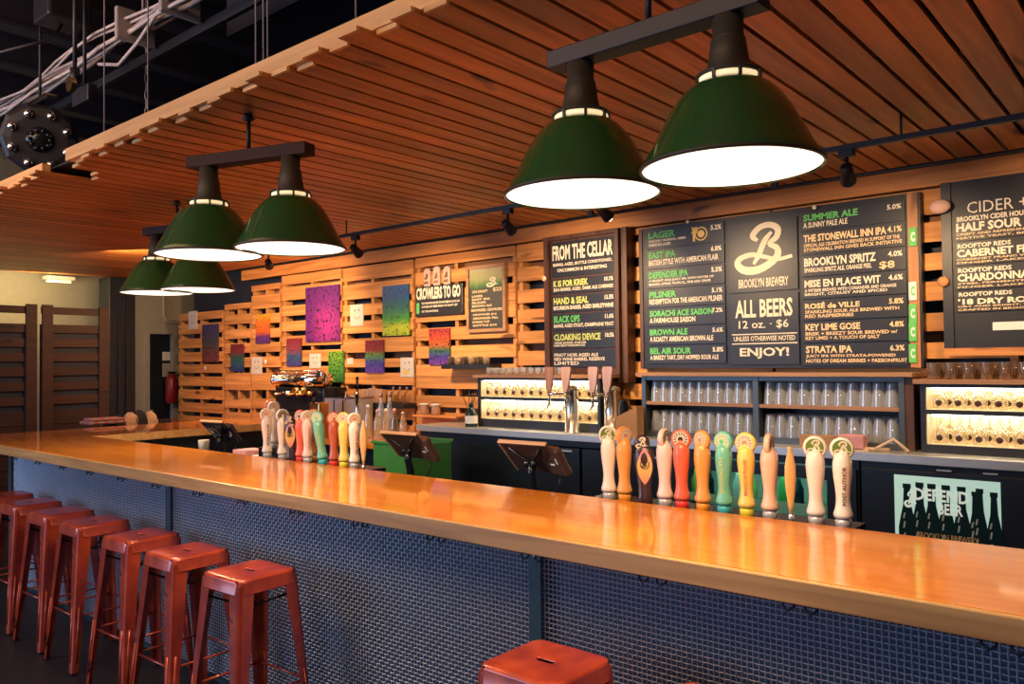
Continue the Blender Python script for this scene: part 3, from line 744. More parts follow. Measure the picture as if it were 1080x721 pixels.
# ================================================================== MENU BOARDS
BY = 5.075     # face of the boards
def brd(px, py, y=BY): return at(px, py, y=y)
def strip(parent, o, x0, x1, z0, z1, m_, title, tm, small=(), right=None, th=.45, tw=.55, name='menu_strip', y=BY):
    s = MB(); s.box(x0, x1, y-.012, y-.0005, z0, z1); s = s.build(name, m_, parent, loc=o)
    H = z1-z0; W = x1-x0; yy = y-.0135
    if title:
        q = MB(); put_text(q, title, x0+.03*W, x0+(.03+tw)*W, z1-(.10+th)*H, z1-.10*H, yy, .035); q.build('title_lettering', tm, s)
    if small or right:
        q = MB(); n = len(small); zz = z1-(.10+th+.07)*H; hh = (zz-z0-.08*H)/max(n, 1)
        for k, (tx, wf) in enumerate(small): put_text(q, tx, x0+.03*W, x0+(.03+wf)*W, zz-(k+1)*hh+hh*.22, zz-k*hh, yy, .022)
        if right: put_text(q, right, x1-.16*W, x1-.03*W, z1-.38*H, z1-.12*H, yy, .03)
        q.build('small_lettering', 'cream' if tm != 'chalk' else 'chalk', s)
    return s
mb_ = thing('menu_board', 'large black menu board with a big script letter panel in its middle', 'menu board', (-2.1, 5.12, 1.55)); o = -mb_.location
TL = brd(676.5, 241); TR = brd(970, 208); BR = brd(971, 388); BL = brd(681, 389)
mz0 = brd(826, 388).z; mz1 = min(TL.z, ZT+.0)-.003
B('backing', 'black', mb_, TL.x, TR.x, BY, WALLY-.001, mz0, mz1).location = o
q = MB(); xl = TL.x; q.box(xl-.02, xl+.008, BY-.008, WALLY-.001, mz0, mz1); q.build('left_stile', 'frame_wood', mb_, loc=o)
xr0 = brd(959, 300).x; q = MB(); q.box(xr0, xr0+.055, BY-.01, BY-.0005, mz0, mz1); q.build('right_stile', 'tan_wood', mb_, loc=o)
X0 = brd(683.5, 310).x; X1 = brd(765.5, 310).x
lt = [('LAGER', .36, [('OUR EARLY MORNING, AMBER', .50), ('AMERICAN LAGER', .30)], '5.2%'),
      ('EAST IPA', .36, [('BRITISH STYLE WITH AMERICAN FLAIR', .90)], '6.8%'),
      ('DEFENDER IPA', .52, [('A BRIGHT AND JUICY IPA WITH NOTES OF', .84), ('MANGO, CITRUS, TROPICAL, PINE AND GRAPE', .80)], '5.5%'),
      ('PILSNER', .36, [('REDEMPTION FOR THE AMERICAN PILSNER', .94)], '5.1%'),
      ('SORACHI ACE SAISON', .82, [('A FARMHOUSE SAISON', .60)], '7.2%'),
      ('BROWN ALE', .50, [('A ROASTY AMERICAN BROWN ALE', .82)], '5.6%'),
      ('BEL AIR SOUR', .54, [('A BREEZY TART, DRY HOPPED SOUR ALE', .88)], '5.8%')]
ys = [243, 264, 285, 305.5, 325.5, 345, 364.5, 384]
for k, (tt, tw, sm, rt) in enumerate(lt):
    za = brd(683.5, ys[k]+.8).z; zb = brd(683.5, ys[k+1]-.8).z
    s = strip(mb_, o, X0, X1, zb, za, 'charcoal', tt, 'greenl', sm, rt, .36, tw)
    if k == 0:
        q = MB(); cx = X0+.72*(X1-X0); cz = (za+zb)/2; r_ = (za-zb)*.36
        for a0 in range(0, 24):
            a = 2*PI*a0/24; b = 2*PI*(a0+1)/24
            q.add([(cx+r_*c*math.cos(t), BY-.0136, cz+r_*c*math.sin(t)) for c, t in ((1, a), (1, b), (.82, b), (.82, a))], [(0, 1, 2, 3)])
        disc(q, cx, cz, BY-.0138, r_*.55, n=12); q.box(cx-r_*1.3, cx-r_*.95, BY-.0135, BY-.013, cz-r_, cz+r_*.9)
        put_text(q, '30', cx-r_*1.5, cx-r_*.5, cz+.1*r_, cz+r_*1.1, BY-.0142, .05)
        q.build('gold_emblem', 'gold', s)
CX0 = brd(770.5, 310).x; CX1 = brd(842.5, 310).x
za = brd(806, 233).z; zb = brd(806, 307).z
s = B('logo_panel', 'charcoal', mb_, CX0, CX1, BY-.012, BY-.0005, zb, za); s.location = o; H = za-zb; W = CX1-CX0
q = MB(); put_script_b(q, CX0+.06*W, CX1-.07*W, zb+.24*H, za-.03*H, BY-.0135); q.build('script_letter', 'cream', s)
q = MB(); put_text(q, 'BROOKLYN BREWERY', CX0+.14*W, CX1-.13*W, zb+.06*H, zb+.19*H, BY-.0135, .02); q.build('title_lettering', 'cream', s)
za = brd(806, 310).z; zb = brd(806, 384).z; H = za-zb
s = B('price_panel', 'charcoal', mb_, CX0, CX1, BY-.012, BY-.0005, zb, za); s.location = o
q = MB()
put_text(q, 'ALL BEERS', CX0+.08*W, CX1-.08*W, za-.33*H, za-.07*H, BY-.0135, .03)
put_text(q, '12 oz. · $6', CX0+.13*W, CX1-.14*W, za-.50*H, za-.37*H, BY-.0135, .012)
put_text(q, 'UNLESS OTHERWISE NOTED', CX0+.05*W, CX1-.05*W, za-.665*H, za-.595*H, BY-.0135, .02)
q.box(CX0+.01, CX1-.01, BY-.0135, BY-.0125, za-.575*H, za-.56*H); q.box(CX0+.01, CX1-.01, BY-.0135, BY-.0125, za-.71*H, za-.695*H)
put_text(q, 'ENJOY!', CX0+.14*W, CX1-.14*W, za-.92*H, za-.76*H, BY-.0135, .03)
q.build('lettering', 'cream', s)
RX0 = brd(846.5, 310).x; RX1 = brd(957, 310).x
rt_ = [('SUMMER ALE', .54, [('A SUNNY PALE ALE', .44)], '5.0%', 'greenl', .36),
       ('THE STONEWALL INN IPA', .80, [('OFFICIAL ALE CELEBRATION BREWED IN SUPPORT OF THE', .92), ('STONEWALL INN GIVES BACK INITIATIVE', .94)], '4.1%', 'chalk', .34),
       ('BROOKLYN SPRITZ', .70, [('SPARKLING SPRITZ ALE, ORANGE PEEL', .66)], '4.0%', 'cream', .42),
       ('MISE EN PLACE WIT', .74, [('A WITBIER BREWED WITH CORIANDER AND ORANGE', .88), ('BRIGHT, CITRUSY AND SPICED', .80)], '4.6%', 'cream', .36),
       ('ROSÉ de VILLE', .54, [('SPARKLING SOUR ALE BREWED WITH', .90), ('RED RASPBERRIES', .48)], '5.8%', 'chalk', .33),
       ('KEY LIME GOSE', .54, [('BRISK + BREEZY SOUR BREWED w/', .88), ('KEY LIMES + A TOUCH OF SALT', .72)], '4.8%', 'chalk', .33),
       ('STRATA IPA', .46, [('JUICY IPA WITH STRATA-POWERED', .86), ('NOTES OF DREAM BERRIES + PASSIONFRUIT', .96)], '6.3%', 'chalk', .33)]
ys = [224.5, 245.5, 270, 293, 316.5, 339, 362, 386]
for k, (tt, tw, sm, rt, tm, th) in enumerate(rt_):
    za = brd(846.5, ys[k]+.8).z; zb = brd(846.5, ys[k+1]-.8).z
    s = strip(mb_, o, RX0, RX1, zb, za, 'charcoal', tt, tm, sm, rt, th, tw)
    if k == 2:
        q = MB(); put_text(q, '$8', RX1-.24*(RX1-RX0), RX1-.10*(RX1-RX0), zb+.06*(za-zb), zb+.44*(za-zb), BY-.0136, .02); q.build('price_lettering', 'chalk', s)
for k, yy in enumerate((250, 307, 330.5, 350, 372.5)):
    p = brd(963.5, yy); b_ = MB(); b_.box(p.x-.022, p.x+.022, BY-.020, BY-.0105, p.z-.055, p.z+.055, bev=.004)
    b_ = b_.build('badge', 'white' if k == 1 else 'greenl', mb_, loc=o); b_['label'] = 'pale badge with letter C' if k == 1 else 'green badge with letter C'
    q = MB(); put_text(q, 'C', p.x-.011, p.x+.013, p.z-.028, p.z+.028, BY-.0205, .05); q.build('lettering', 'greenl' if k == 1 else 'white', b_)
for px, py in ((727, 234), (860, 219)):
    p = brd(px, py); q = MB(); q.sphere((p.x, BY-.02, p.z), .014, 10); q.build('screw_cap', 'white', mb_, loc=o)

# cellar board
cb = thing('cellar_board', 'dark framed cellar menu board hanging right of the framed chalkboard', 'menu board', (wx(620), 5.12, 1.6)); o = -cb.location
p0 = brd(576, 262); p1 = brd(664, 320); z1 = ZT-.004; z0 = brd(620, 403).z
B('backing', 'frame_wood', cb, p0.x, p1.x, BY, WALLY-.001, z0, z1).location = o
q = MB()
for a, b, c, d_ in ((p0.x, brd(581.5, 300).x, z0, z1), (brd(651, 300).x, brd(655, 300).x, z0, z1), (brd(660, 300).x, p1.x, z0, z1), (brd(582, 300).x, brd(650.7, 300).x, brd(583, 254.5).z, z1)): q.box(a, b, BY-.035, BY-.0005, c, d_)
q.build('frame', 'frame_wood', cb, loc=o)
X0 = brd(583, 310).x; X1 = brd(650, 310).x
za = brd(583, 257).z; zb = brd(583, 293).z
s = B('header_panel', 'charcoal', cb, X0, X1, BY-.012, BY-.0005, zb, za); s.location = o; W = X1-X0; H = za-zb
q = MB(); put_text(q, 'FROM THE CELLAR', X0+.02*W, X1-.03*W, za-.52*H, za-.08*H, BY-.0135, .03); put_text(q, 'BARREL AGED, BOTTLE CONDITIONED,', X0+.03*W, X1-.04*W, za-.70*H, za-.60*H, BY-.0135, .02); put_text(q, 'UNCOMMON & INTERESTING', X0+.10*W, X1-.12*W, za-.86*H, za-.76*H, BY-.0135, .02)
q.build('lettering', 'cream', s)
ct_ = [('K IS FOR KRIEK', .56, [('2016 BARREL AGED, DARK ALE CHERRIES', .94)], '10.1%', 'yellowl'), ('HAND & SEAL', .56, [('BOURBON BARREL AGED BARLEYWINE', .94)], '13.3%', 'yellowl'),
       ('BLACK OPS', .42, [('BARREL AGED STOUT, CHAMPAGNE YEAST', .94)], '11.6%', 'greenl'), ('CLOAKING DEVICE', .74, [('WINE BARREL PORTER', .52), ('100% BRETTANOMYCES', .50)], '10.5%', 'yellowl'),
       ('', .6, [('PINOT NOIR AGED ALE', .7), ('RED WINE BARREL RESERVE', .8), ('LIMITED', .4)], None, 'cream')]
ys = [294, 312, 331, 350, 368.5, 388]
for k, (tt, tw, sm, rt, tm) in enumerate(ct_):
    strip(cb, o, X0, X1, brd(583, ys[k+1]-.9).z, brd(583, ys[k]+.9).z, 'charcoal', tt, tm, sm, rt, .42 if tt else .02, tw)
q = MB(); p = brd(577, 294); q.sphere((p.x, BY-.04, p.z), .022, 12, sc_=(1, .5, 1)); q.build('knob', 'maple', cb, loc=o)

# cider board
cd = thing('cider_board', 'black cider and wine menu board at the right picture edge', 'menu board', (wx(1100), 5.12, 1.6)); o = -cd.location
p0 = brd(992.5, 206); p1 = brd(1330, 300); z0 = brd(1002, 367).z
B('backing', 'black', cd, p0.x, p1.x, BY, WALLY-.001, z0, ZT-.002).location = o
B('left_stile', 'charcoal', cd, p0.x, p0.x+.05, BY-.012, BY-.0005, z0, ZT-.002).location = o
B('bottom_rail', 'trim_wood', cd, p0.x, p1.x, BY-.012, BY-.0005, z0-.045, z0-.0005).location = o
q = MB(); a = brd(1020, 220); put_text(q, 'CIDER + WINE', a.x, a.x+.52, a.z-.028, a.z+.035, BY-.0015, .0); q.build('heading_lettering', 'cream', cd, loc=o)
X0 = brd(1009, 300).x; X1 = X0+.75
ci = [('HALF SOUR', .42, 'BROOKLYN CIDER HOUSE', [('CRISPY AND REFRESHING CIDER FERMENTED WITH', .95), ('NATIVE YEAST, BRIGHT AND DRY', .85)]),
      ('CABERNET FRANC', .62, 'ROOFTOP REDS', [('CABERNET FRANC WITH NOTES OF CHERRY', .95), ('FINGER LAKES, NY', .60)]),
      ('CHARDONNAY', .50, 'ROOFTOP REDS', [('STEEL FERMENTED, CRISP ORCHARD', .95), ('FINGER LAKES, NY', .60)]),
      ("'18 DRY ROSÉ", .52, 'ROOFTOP REDS', [('DRY AND BRIGHT, WITH NOTES OF BERRY', .95), ('CRAFTED IN BROOKLYN NAVY YARD', .85)])]
ys = [226.5, 255.5, 281, 306.5, 330]
for k, (tt, tw, hd, sm) in enumerate(ci):
    za = brd(1010, ys[k]+.8).z; zb = brd(1010, ys[k+1]-.8).z; H = za-zb; W = X1-X0
    s = B('menu_strip', 'charcoal', cd, X0, X1, BY-.012, BY-.0005, zb, za); s.location = o
    q = MB(); put_text(q, tt, X0+.01*W, X0+(.01+tw)*W, za-.66*H, za-.32*H, BY-.0135, .04); put_text(q, hd, X0+.015*W, X0+.40*W*(1.2 if k == 0 else .9), za-.27*H, za-.07*H, BY-.0135, .035); q.build('title_lettering', 'cream', s)
    q = MB()
    for j, (tx, wf) in enumerate(sm): put_text(q, tx, X0+.01*W, X0+wf*W, za-(.80+.15*j)*H, za-(.71+.15*j)*H, BY-.0135, .02)
    q.build('small_lettering', 'chalk', s)
p = brd(1047, 344); B('price_label', 'white', cd, p.x, p.x+.30, BY-.004, BY-.0005, p.z-.022, p.z+.022).location = o
p = brd(996, 297); q = MB(); q.lathe([(.030, 0), (.030, .018), (.02, .022)], n=20, mtx=Matrix.Rotation(R(90), 4, 'X')); q.build('wooden_knob', 'tan_wood', cd, loc=o+Vector((p.x, BY-.012, p.z)))
p = brd(993.5, 219); q = MB(); q.sphere((p.x, BY-.05, p.z), .055, 18, sc_=(1.0, .6, .75)); q.cyl((p.x, BY-.03, p.z), (p.x, BY-.0, p.z), .02)
tag(q.build('oyster_shell', 'skinpink'), 'pale pink oval shell fixed to the upper left corner of the cider board', 'shell')
# ================================================================== THE BAR
BZ = 1.07; BF = 1.99; BB = 2.70; TH = .062
bar = thing('bar_counter', 'long varnished orange wood bar with blue grey wire mesh front', 'bar counter', (-3.5, 2.4, 0)); o = -bar.location
cx = at(-25, 459, z=BZ).x                        # left end of the bar
ix = at(107, 459, z=BZ).x                        # inner edge of the return
q = MB()
XR = 1.2
q.box(cx, XR, BF+.02, BB, BZ-TH, BZ)
q.box(cx, ix, BB, 4.40, BZ-TH, BZ)
tp = q.build('worktop', 'bar_top', bar, loc=o)
e_ = MB(); e_.box(cx, XR, BF, BF+.0195, BZ-TH, BZ-.0006, bev=.004); e_.build('front_edge', 'bar_edge', bar, loc=o)
e_ = MB(); e_.box(ix+.0005, ix+.018, BB+.001, 4.40, BZ-TH, BZ-.0006); e_.build('inner_edge', 'raw_edge', bar, loc=o)
MY = 2.20
mxl = at(13, 490, y=MY).x
B('front_panel', 'meshback', bar, mxl, XR, MY+.03, MY+.06, 0, BZ-TH-.001).location = o
B('end_panel', 'navy', bar, mxl, mxl+.03, MY+.061, 4.38, 0, BZ-TH-.001).location = o
B('rear_panel', 'cooler', bar, ix-.12, XR, BB-.06, BB-.03, 0, BZ-TH-.001).location = o
B('rear_panel', 'cooler', bar, ix-.10, ix-.07, BB-.028, 4.38, 0, BZ-TH-.001).location = o
def woven(x0, x1, z0, z1, y):
    nx = int((x1-x0)/.0175); nz = int((z1-z0)/.0165); px_ = (x1-x0)/nx; pz = (z1-z0)/nz; r = .0019; a = .0022
    q = MB(); V = q.v; F = q.f
    for i in range(nx+1):
        xx = x0+i*px_; b0 = len(V)
        for j in range(nz+1):
            yy = y+a*(1 if (i+j) % 2 else -1); zz = z0+j*pz
            V += [(xx-r, yy, zz), (xx, yy-r, zz), (xx+r, yy, zz), (xx, yy+r, zz)]
        for j in range(nz):
            for k in range(4):
                p = b0+j*4; F.append((p+k, p+(k+1) % 4, p+4+(k+1) % 4, p+4+k))
    for j in range(nz+1):
        zz = z0+j*pz; b0 = len(V)
        for i in range(nx+1):
            yy = y-a*(1 if (i+j) % 2 else -1); xx = x0+i*px_
            V += [(xx, yy, zz-r), (xx, yy-r, zz), (xx, yy, zz+r), (xx, yy+r, zz)]
        for i in range(nx):
            for k in range(4):
                p = b0+i*4; F.append((p+k, p+4+k, p+4+(k+1) % 4, p+(k+1) % 4))
    q.mi = [0]*len(F); q.sm = [False]*len(F); return q
posts = [mxl-.0, at(178, 530, y=MY-.012).x, at(565, 620, y=MY-.012).x, at(565, 620, y=MY-.012).x+2.65]
for k, xx in enumerate(posts):
    q = MB(); q.box(xx-.028, xx+.028, MY-.018, MY-.006, 0, BZ-TH-.001, bev=.002)
    if k: 
        q.lathe([(.006, 0), (.004, .004)], c=(xx, MY-.018, BZ-TH-.06), n=10, mtx=Matrix.Rotation(R(90), 4, 'X'), mi=1)
    q.build('mesh_post', ['post', 'white'], bar, loc=o)
for a, b in zip(posts[:-1], posts[1:]):
    b = min(b, XR)
    woven(a+.01, b-.01, .02, BZ-TH-.004, MY+.004).build('wire_mesh', 'mesh', bar, loc=o)
B('kick_rail', 'post', bar, mxl, XR, MY-.02, MY+.02, 0, .018).location = o
# coat hooks under the edge
hk = MB()
hk.box(-.045, .045, -.004, .004, -.004, 0)
hk.tube([(-.04, 0, -.002), (-.045, -.01, -.02), (-.03, -.02, -.032), (-.015, -.012, -.022), (-.012, 0, -.004)], .0035, 6)
hk.tube([(.04, 0, -.002), (.045, -.01, -.02), (.03, -.02, -.032), (.015, -.012, -.022), (.012, 0, -.004)], .0035, 6)
hm = None
for px in (18, 42, 68, 97, 130, 167, 211, 258, 315, 382, 462, 563, 690, 845, 1060):
    z_ = BZ-TH
    # where the underside of the edge passes over this column
    xx = at(px, 477+.195*px, y=2.05).x
    if hm is None: hm = hk.build('purse_hook', 'black', bar)
    else: hm = hm.copy(); col.objects.link(hm)
    hm.parent = bar; hm.location = (xx, 2.05, z_-.0005)+o if False else Vector((xx, 2.05, z_-.0005))+o
# back return along the pallets
q = thing('side_counter', 'orange wood counter running along the pallets at the left back', 'counter', (-8, 4.8, 0)); o2 = -q.location
B('worktop', 'bar_top', q, -10.0, -5.06, 4.42, WALLY-.002, BZ-.05-.12, BZ-.12).location = o2
B('base', 'cooler', q, -9.9, -5.08, 4.50, WALLY-.01, 0, BZ-.171).location = o2

# ================================================================== STOOLS
def leg_part(sx, sy):
    q = MB(); zs = [.70, .35, .02]; top = .141; bot = .195
    def sec(z):
        f = (.73-z)/.73; c = top+(bot-top)*f; w = .070-.036*f; ch = .016
        th = .003
        return [(c-w, c), (c-ch, c), (c-ch*.3, c-ch*.3), (c, c-ch), (c, c-w), (c-th, c-w), (c-th, c-ch-.001), (c-ch*.3-th, c-ch*.3-th), (c-ch-.001, c-th), (c-w, c-th)]
    n = 10; zz = [.735, .55, .35, .18, .0]
    for z in zz:
        q.v += [(sx*a, sy*b, z) for a, b in sec(z)]
    for i in range(len(zz)-1):
        for k in range(n): q.f.append((i*n+k, i*n+(k+1) % n, (i+1)*n+(k+1) % n, (i+1)*n+k))
    q.f.append(tuple(range(n))); q.f.append(tuple((len(zz)-1)*n+k for k in range(n)))
    q.mi = [0]*len(q.f); q.sm = [False]*len(q.f)
    return q
def rib(sx, sy):
    q = MB()
    def c(z): return .141+.054*(.73-z)/.73
    for z0, z1 in ((.06, .34),):
        for (dx, dy) in ((0, 1),):
            a = c(z1)-.022; b = c(z0)-.022
            q.tube([(sx*(c(z1)-.024), sy*(c(z1)+.001), z1), (sx*(c(z0)-.022), sy*(c(z0)+.001), z0)], .006, 6)
            q.tube([(sx*(c(z1)+.001), sy*(c(z1)-.024), z1), (sx*(c(z0)+.001), sy*(c(z0)-.022), z0)], .006, 6)
    return q
def make_stool():
    t = thing('metal_stool', 'stool', 'bar stool', (0, 0, 0), 0, 'red metal stools at the bar')
    q = MB(); N = 40; H = .143
    def rr(h, r, z):
        pts = []
        for k in range(N):
            a = 2*PI*(k+.5)/N
            cx = (h-r)*(1 if math.cos(a) > 0 else -1); cy = (h-r)*(1 if math.sin(a) > 0 else -1)
            pts.append((cx+r*math.cos(a), cy+r*math.sin(a), z))
        return pts
    def slot(z, g=0):
        pts = []
        for k in range(N):
            a = 2*PI*(k+.5)/N; sx = .022*(1 if math.cos(a) > 0 else -1)
            pts.append((sx+(.0105+g)*math.cos(a), (.0105+g)*math.sin(a), z))
        return pts
    rings = [slot(.7525), slot(.7555, .0005), slot(.7568, .002), slot(.7572, .006), rr(.120, .03, .7575), rr(.133, .034, .7565), rr(.140, .036, .752), rr(.1425, .037, .745), rr(.1435, .037, .700), rr(.1455, .038, .697)]
    inner = [rr(.1405, .034, .700), rr(.138, .033, .742), rr(.12, .03, .752), slot(.7523, .0002)]
    allr = rings+inner
    for r_ in allr: q.v += r_
    for i in range(len(allr)-1):
        for k in range(N): q.f.append((i*N+k, i*N+(k+1) % N, (i+1)*N+(k+1) % N, (i+1)*N+k))
    q.mi = [0]*len(q.f); q.sm = [True]*len(q.f)
    st_ = q.build('seat', 'red', t)
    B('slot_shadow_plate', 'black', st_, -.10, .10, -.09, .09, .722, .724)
    q = MB()
    for k, (a0, a1) in enumerate(((.18, 1.4), (1.7, 2.2), (3.3, 4.0), (4.15, 4.6), (4.9, 5.3))):
        pts = []
        for j in range(8):
            a = a0+(a1-a0)*j/7; cx = (.139-.034)*(1 if math.cos(a) > 0 else -1); cy = (.139-.034)*(1 if math.sin(a) > 0 else -1)
            pts.append((cx+.0362*math.cos(a), cy+.0362*math.sin(a), .7525))
        q.tube(pts, [.0008]+[.0026]*6+[.0008], 5)
    w_ = q.build('worn_edge', 'wear', t); w_['label'] = 'dark worn scratches on the seat rim'
    for sx in (-1, 1):
        for sy in (-1, 1):
            l = leg_part(sx, sy).build('leg', 'red', t); rib(sx, sy).build('rib', 'red', l)
            B('foot', 'black', l, sx*.165, sx*.197, sy*.165, sy*.197, -.0005, .006)
    c = .141+.054*(.73-.29)/.73-.012
    for a, b in (((-c, -c), (c, -c)), ((c, -c), (c, c)), ((c, c), (-c, c)), ((-c, c), (-c, -c))):
        q = MB(); q.cyl((a[0], a[1], .29), (b[0], b[1], .29), .0055, 8); q.build('footrest', 'red', t)
    q = MB(); q.tube([(-.13, -.13, .66), (0, 0, .60), (.13, .13, .66)], .005, 6); q.tube([(-.13, .13, .66), (0, 0, .605), (.13, -.13, .66)], .005, 6); q.build('cross_brace', 'black', t)
    return t
st0 = make_stool()
labs = ['red metal stool standing alone in the middle of the bar front', 'dark red stool only just showing at the bottom edge right of the lone one',
        'nearest red metal stool of the left row', 'second nearest red stool of the left row, standing behind the nearest one',
        'third nearest red stool of the left row, between the second and the fourth', 'fourth nearest red stool of the left row counting from the right', 'fifth red stool of the left row, just left of the mesh post shadow',
        'sixth red stool of the left row, cut by the left picture edge', 'furthest red stool of the left row, only its seat showing']
sp = [(-1.455, 1.838, 0), (-.93, 1.835, 2), (-3.063, 1.872, 2), (-3.625, 1.888, 1), (-4.15, 1.918, 2), (-4.735, 1.925, 0), (-5.22, 1.93, 2), (-5.72, 1.935, 1), (-6.22, 1.94, 0)]
for k, ((x, y, a), lb) in enumerate(zip(sp, labs)):
    s = st0 if k == 0 else dup(st0)
    s.location = (x, y, .003); s.rotation_euler = (0, 0, R(a)); s['label'] = lb

# ================================================================== TAP HANDLES
HY = 2.775
def hm_(name, c, c2=None, rough=.3):
    return mat(name, c, rough, coat=.4)
HC = {'white': hm_('off white handle', (.80, .66, .50)), 'orange': hm_('orange handle', (.85, .33, .07)), 'red': hm_('red handle', (.80, .13, .06)), 'teal': hm_('teal handle', (.16, .50, .33)),
      'yellow': hm_('yellow handle', (.88, .60, .12)), 'black': hm_('black brown handle', (.05, .018, .015)), 'pink': hm_('pale pink handle', (.85, .60, .50)), 'natural': hm_('natural handle', (.78, .42, .14)),
      'brick': hm_('brick red handle', (.45, .09, .04)), 'peach': hm_('peach wood handle', (.80, .50, .32)), 'cream': hm_('cream handle', (.84, .72, .58))}
M['disc_green'] = mat('olive green disc', (.12, .20, .02), .4); M['disc_black'] = mat('black disc print', (.02, .015, .015), .4)
M['ferr_grey'] = mat('grey ferrule', (.55, .50, .48), .3, .3); M['ferr_teal'] = mat('blue green ferrule', (.05, .42, .42), .3); M['ferr_red'] = mat('bright red ferrule', (.75, .04, .03), .3)
M['ferr_yel'] = mat('yellow ferrule', (.80, .62, .04), .3); M['ferr_or'] = mat('orange ferrule', (.85, .28, .02), .3); M['handtext'] = mat('dark lettering on handle', (.12, .05, .03), .5)
M['handtextr'] = mat('reddish lettering on handle', (.62, .22, .12), .5); M['discpale'] = mat('pale disc print', (.72, .60, .42), .5)
def std_handle(body, ferr, dface, dprint, label, yaw=0, bprint=True, text=None, tm='handtext', scale=1.0, tilt=0):
    t = thing('beer_tap', label, 'beer tap', (0, 0, 0), yaw, 'tap handles behind the bar')
    q = MB()
    q.lathe([(.020, .030), (.030, .034), (.0315, .045), (.027, .058), (.0235, .075), (.022, .10), (.0245, .13), (.029, .165), (.0315, .195), (.031, .215), (.026, .238), (.018, .25)], n=24)
    # round head with its edge
    rot = Matrix.Translation((0, 0, .262)) @ Matrix.Rotation(R(90), 4, 'X')
    q.lathe([(.030, -.011), (.0365, -.009), (.039, -.004), (.039, .004), (.0365, .009), (.030, .011)], n=28, mtx=rot)
    q.lathe([(.018, .235), (.012, .262)], n=16)
    b = q.build('body', HC[body], t)
    q = MB(); q.lathe([(.022, 0), (.0255, .003), (.0265, .018), (.024, .0295)], n=20); q.build('ferrule', ferr, t)
    if dface:
        q = MB(); disc(q, 0, .262, -.0114, .030, n=24); d = q.build('disc_face', dface, t)
        q = MB()
        if bprint: put_script_b(q, -.026, .026, .238, .288, -.0122)
        else:
            for k in range(14):
                a = 2*PI*k/14; q.add([(r_*math.cos(a+da), -.0122, .262+r_*math.sin(a+da)) for r_, da in ((.016, -.08), (.027, -.10), (.027, .10), (.016, .08))], [(0, 1, 2, 3)])
            disc(q, 0, .262, -.0122, .010, n=12)
        q.build('disc_print', dprint, d)
    if text:
        vs, fs = textmesh(text, .02); a0 = min(v.x for v in vs); a1 = max(v.x for v in vs); b0 = min(v.y for v in vs); b1 = max(v.y for v in vs)
        q = MB(); out = []
        for v in vs:
            z = .075+(v.x-a0)/(a1-a0)*.13; u = -((v.y-b0)/(b1-b0)-.5)*.013
            rad = .0242 if z < .10 else (.0235+(z-.10)*.085 if z < .2 else .0322)
            rad += .0012; a = u/rad-PI/2+.25
            out.append((rad*math.cos(a), rad*math.sin(a), z))
        q.add(out, fs); q.build('lettering', tm, t)
    t.scale = (scale,)*3; t.rotation_euler = (tilt, 0, yaw)
    return t
def oval_handle(body, label, yaw=0, scale=1.0, w=.020, th=.010, face=None):
    t = thing('beer_tap', label, 'beer tap', (0, 0, 0), yaw, 'tap handles behind the bar')
    q = MB(); rot = Matrix.Diagonal((1, th/w, 1, 1))
    q.lathe([(w*.28, .028), (w*.45, .05), (w*.8, .10), (w, .15), (w*.95, .19), (w*.6, .225), (w*.36, .243), (w*.42, .252), (w*.42, .258)], n=20, mtx=rot); q.build('body', HC[body], t)
    q = MB(); q.lathe([(.009, 0), (.010, .004), (.008, .028)], n=14); q.build('ferrule', 'chrome', t)
    if face:
        q = MB()
        poly = [(w*.55*math.sin(PI*i/10), .08+.13*i/10) for i in range(11)]+[(-w*.55*math.sin(PI*i/10), .08+.13*i/10) for i in range(9, 0, -1)]
        q.add([(a, -th-.0006, b) for a, b in poly], [tuple(range(len(poly)))]); q.build('face_print', face, t)
    t.scale = (scale,)*3; t.rotation_euler = (0, 0, yaw); return t
def paddle_handle(label, yaw=0, scale=1.0):
    t = thing('beer_tap', label, 'beer tap', (0, 0, 0), yaw, 'tap handles behind the bar')
    q = MB(); rot = Matrix.Diagonal((1, .5, 1, 1))
    q.lathe([(.028, .0), (.031, .012), (.026, .03), (.026, .07), (.035, .13), (.040, .175), (.037, .205), (.024, .222), (.014, .228)], n=24, mtx=rot)
    r2 = Matrix.Translation((-.010, 0, .238)) @ Matrix.Rotation(R(90), 4, 'X'); q.lathe([(.028, -.008), (.032, 0), (.028, .008)], n=24, mtx=r2)
    q.build('body', HC['black'], t)
    q = MB(); poly = [(.030*math.sin(PI*i/12)**.8, .075+.145*i/12) for i in range(13)]+[(-.030*math.sin(PI*i/12)**.8, .075+.145*i/12) for i in range(11, 0, -1)]
    q.add([(a+.002, -.0185, b) for a, b in poly]+[(a+.002, -.014, b) for a, b in poly], [tuple(range(24))]+[(i, (i+1) % 24, 24+(i+1) % 24, 24+i) for i in range(24)]); f = q.build('face_plate', canvas('orange and mauve plate paint', [(0, (.75, .22, .16)), (.35, (.72, .40, .10)), (.6, (.72, .45, .15)), (1, (.55, .20, .25))]), t)
    q = MB()
    for a0 in range(20):
        a = 2*PI*a0/20; b = 2*PI*(a0+1)/20
        q.add([(r_*math.cos(c)+.002, -.0192, .155+r_*math.sin(c)) for r_, c in ((.019, a), (.019, b), (.0155, b), (.0155, a))], [(0, 1, 2, 3)])
    put_script_b(q, -.010, .014, .142, .168, -.0196); q.build('emblem', 'disc_black', f)
    q = MB(); put_script_b(q, -.034, .014, .215, .262, -.0095); q.build('disc_print', 'discpale', t)
    t.scale = (scale,)*3; t.rotation_euler = (0, 0, yaw); return t
def place_handle(t, px, base_z=1.055, y=HY):
    t.location = (at(px, 500, y=y).x, y, base_z)
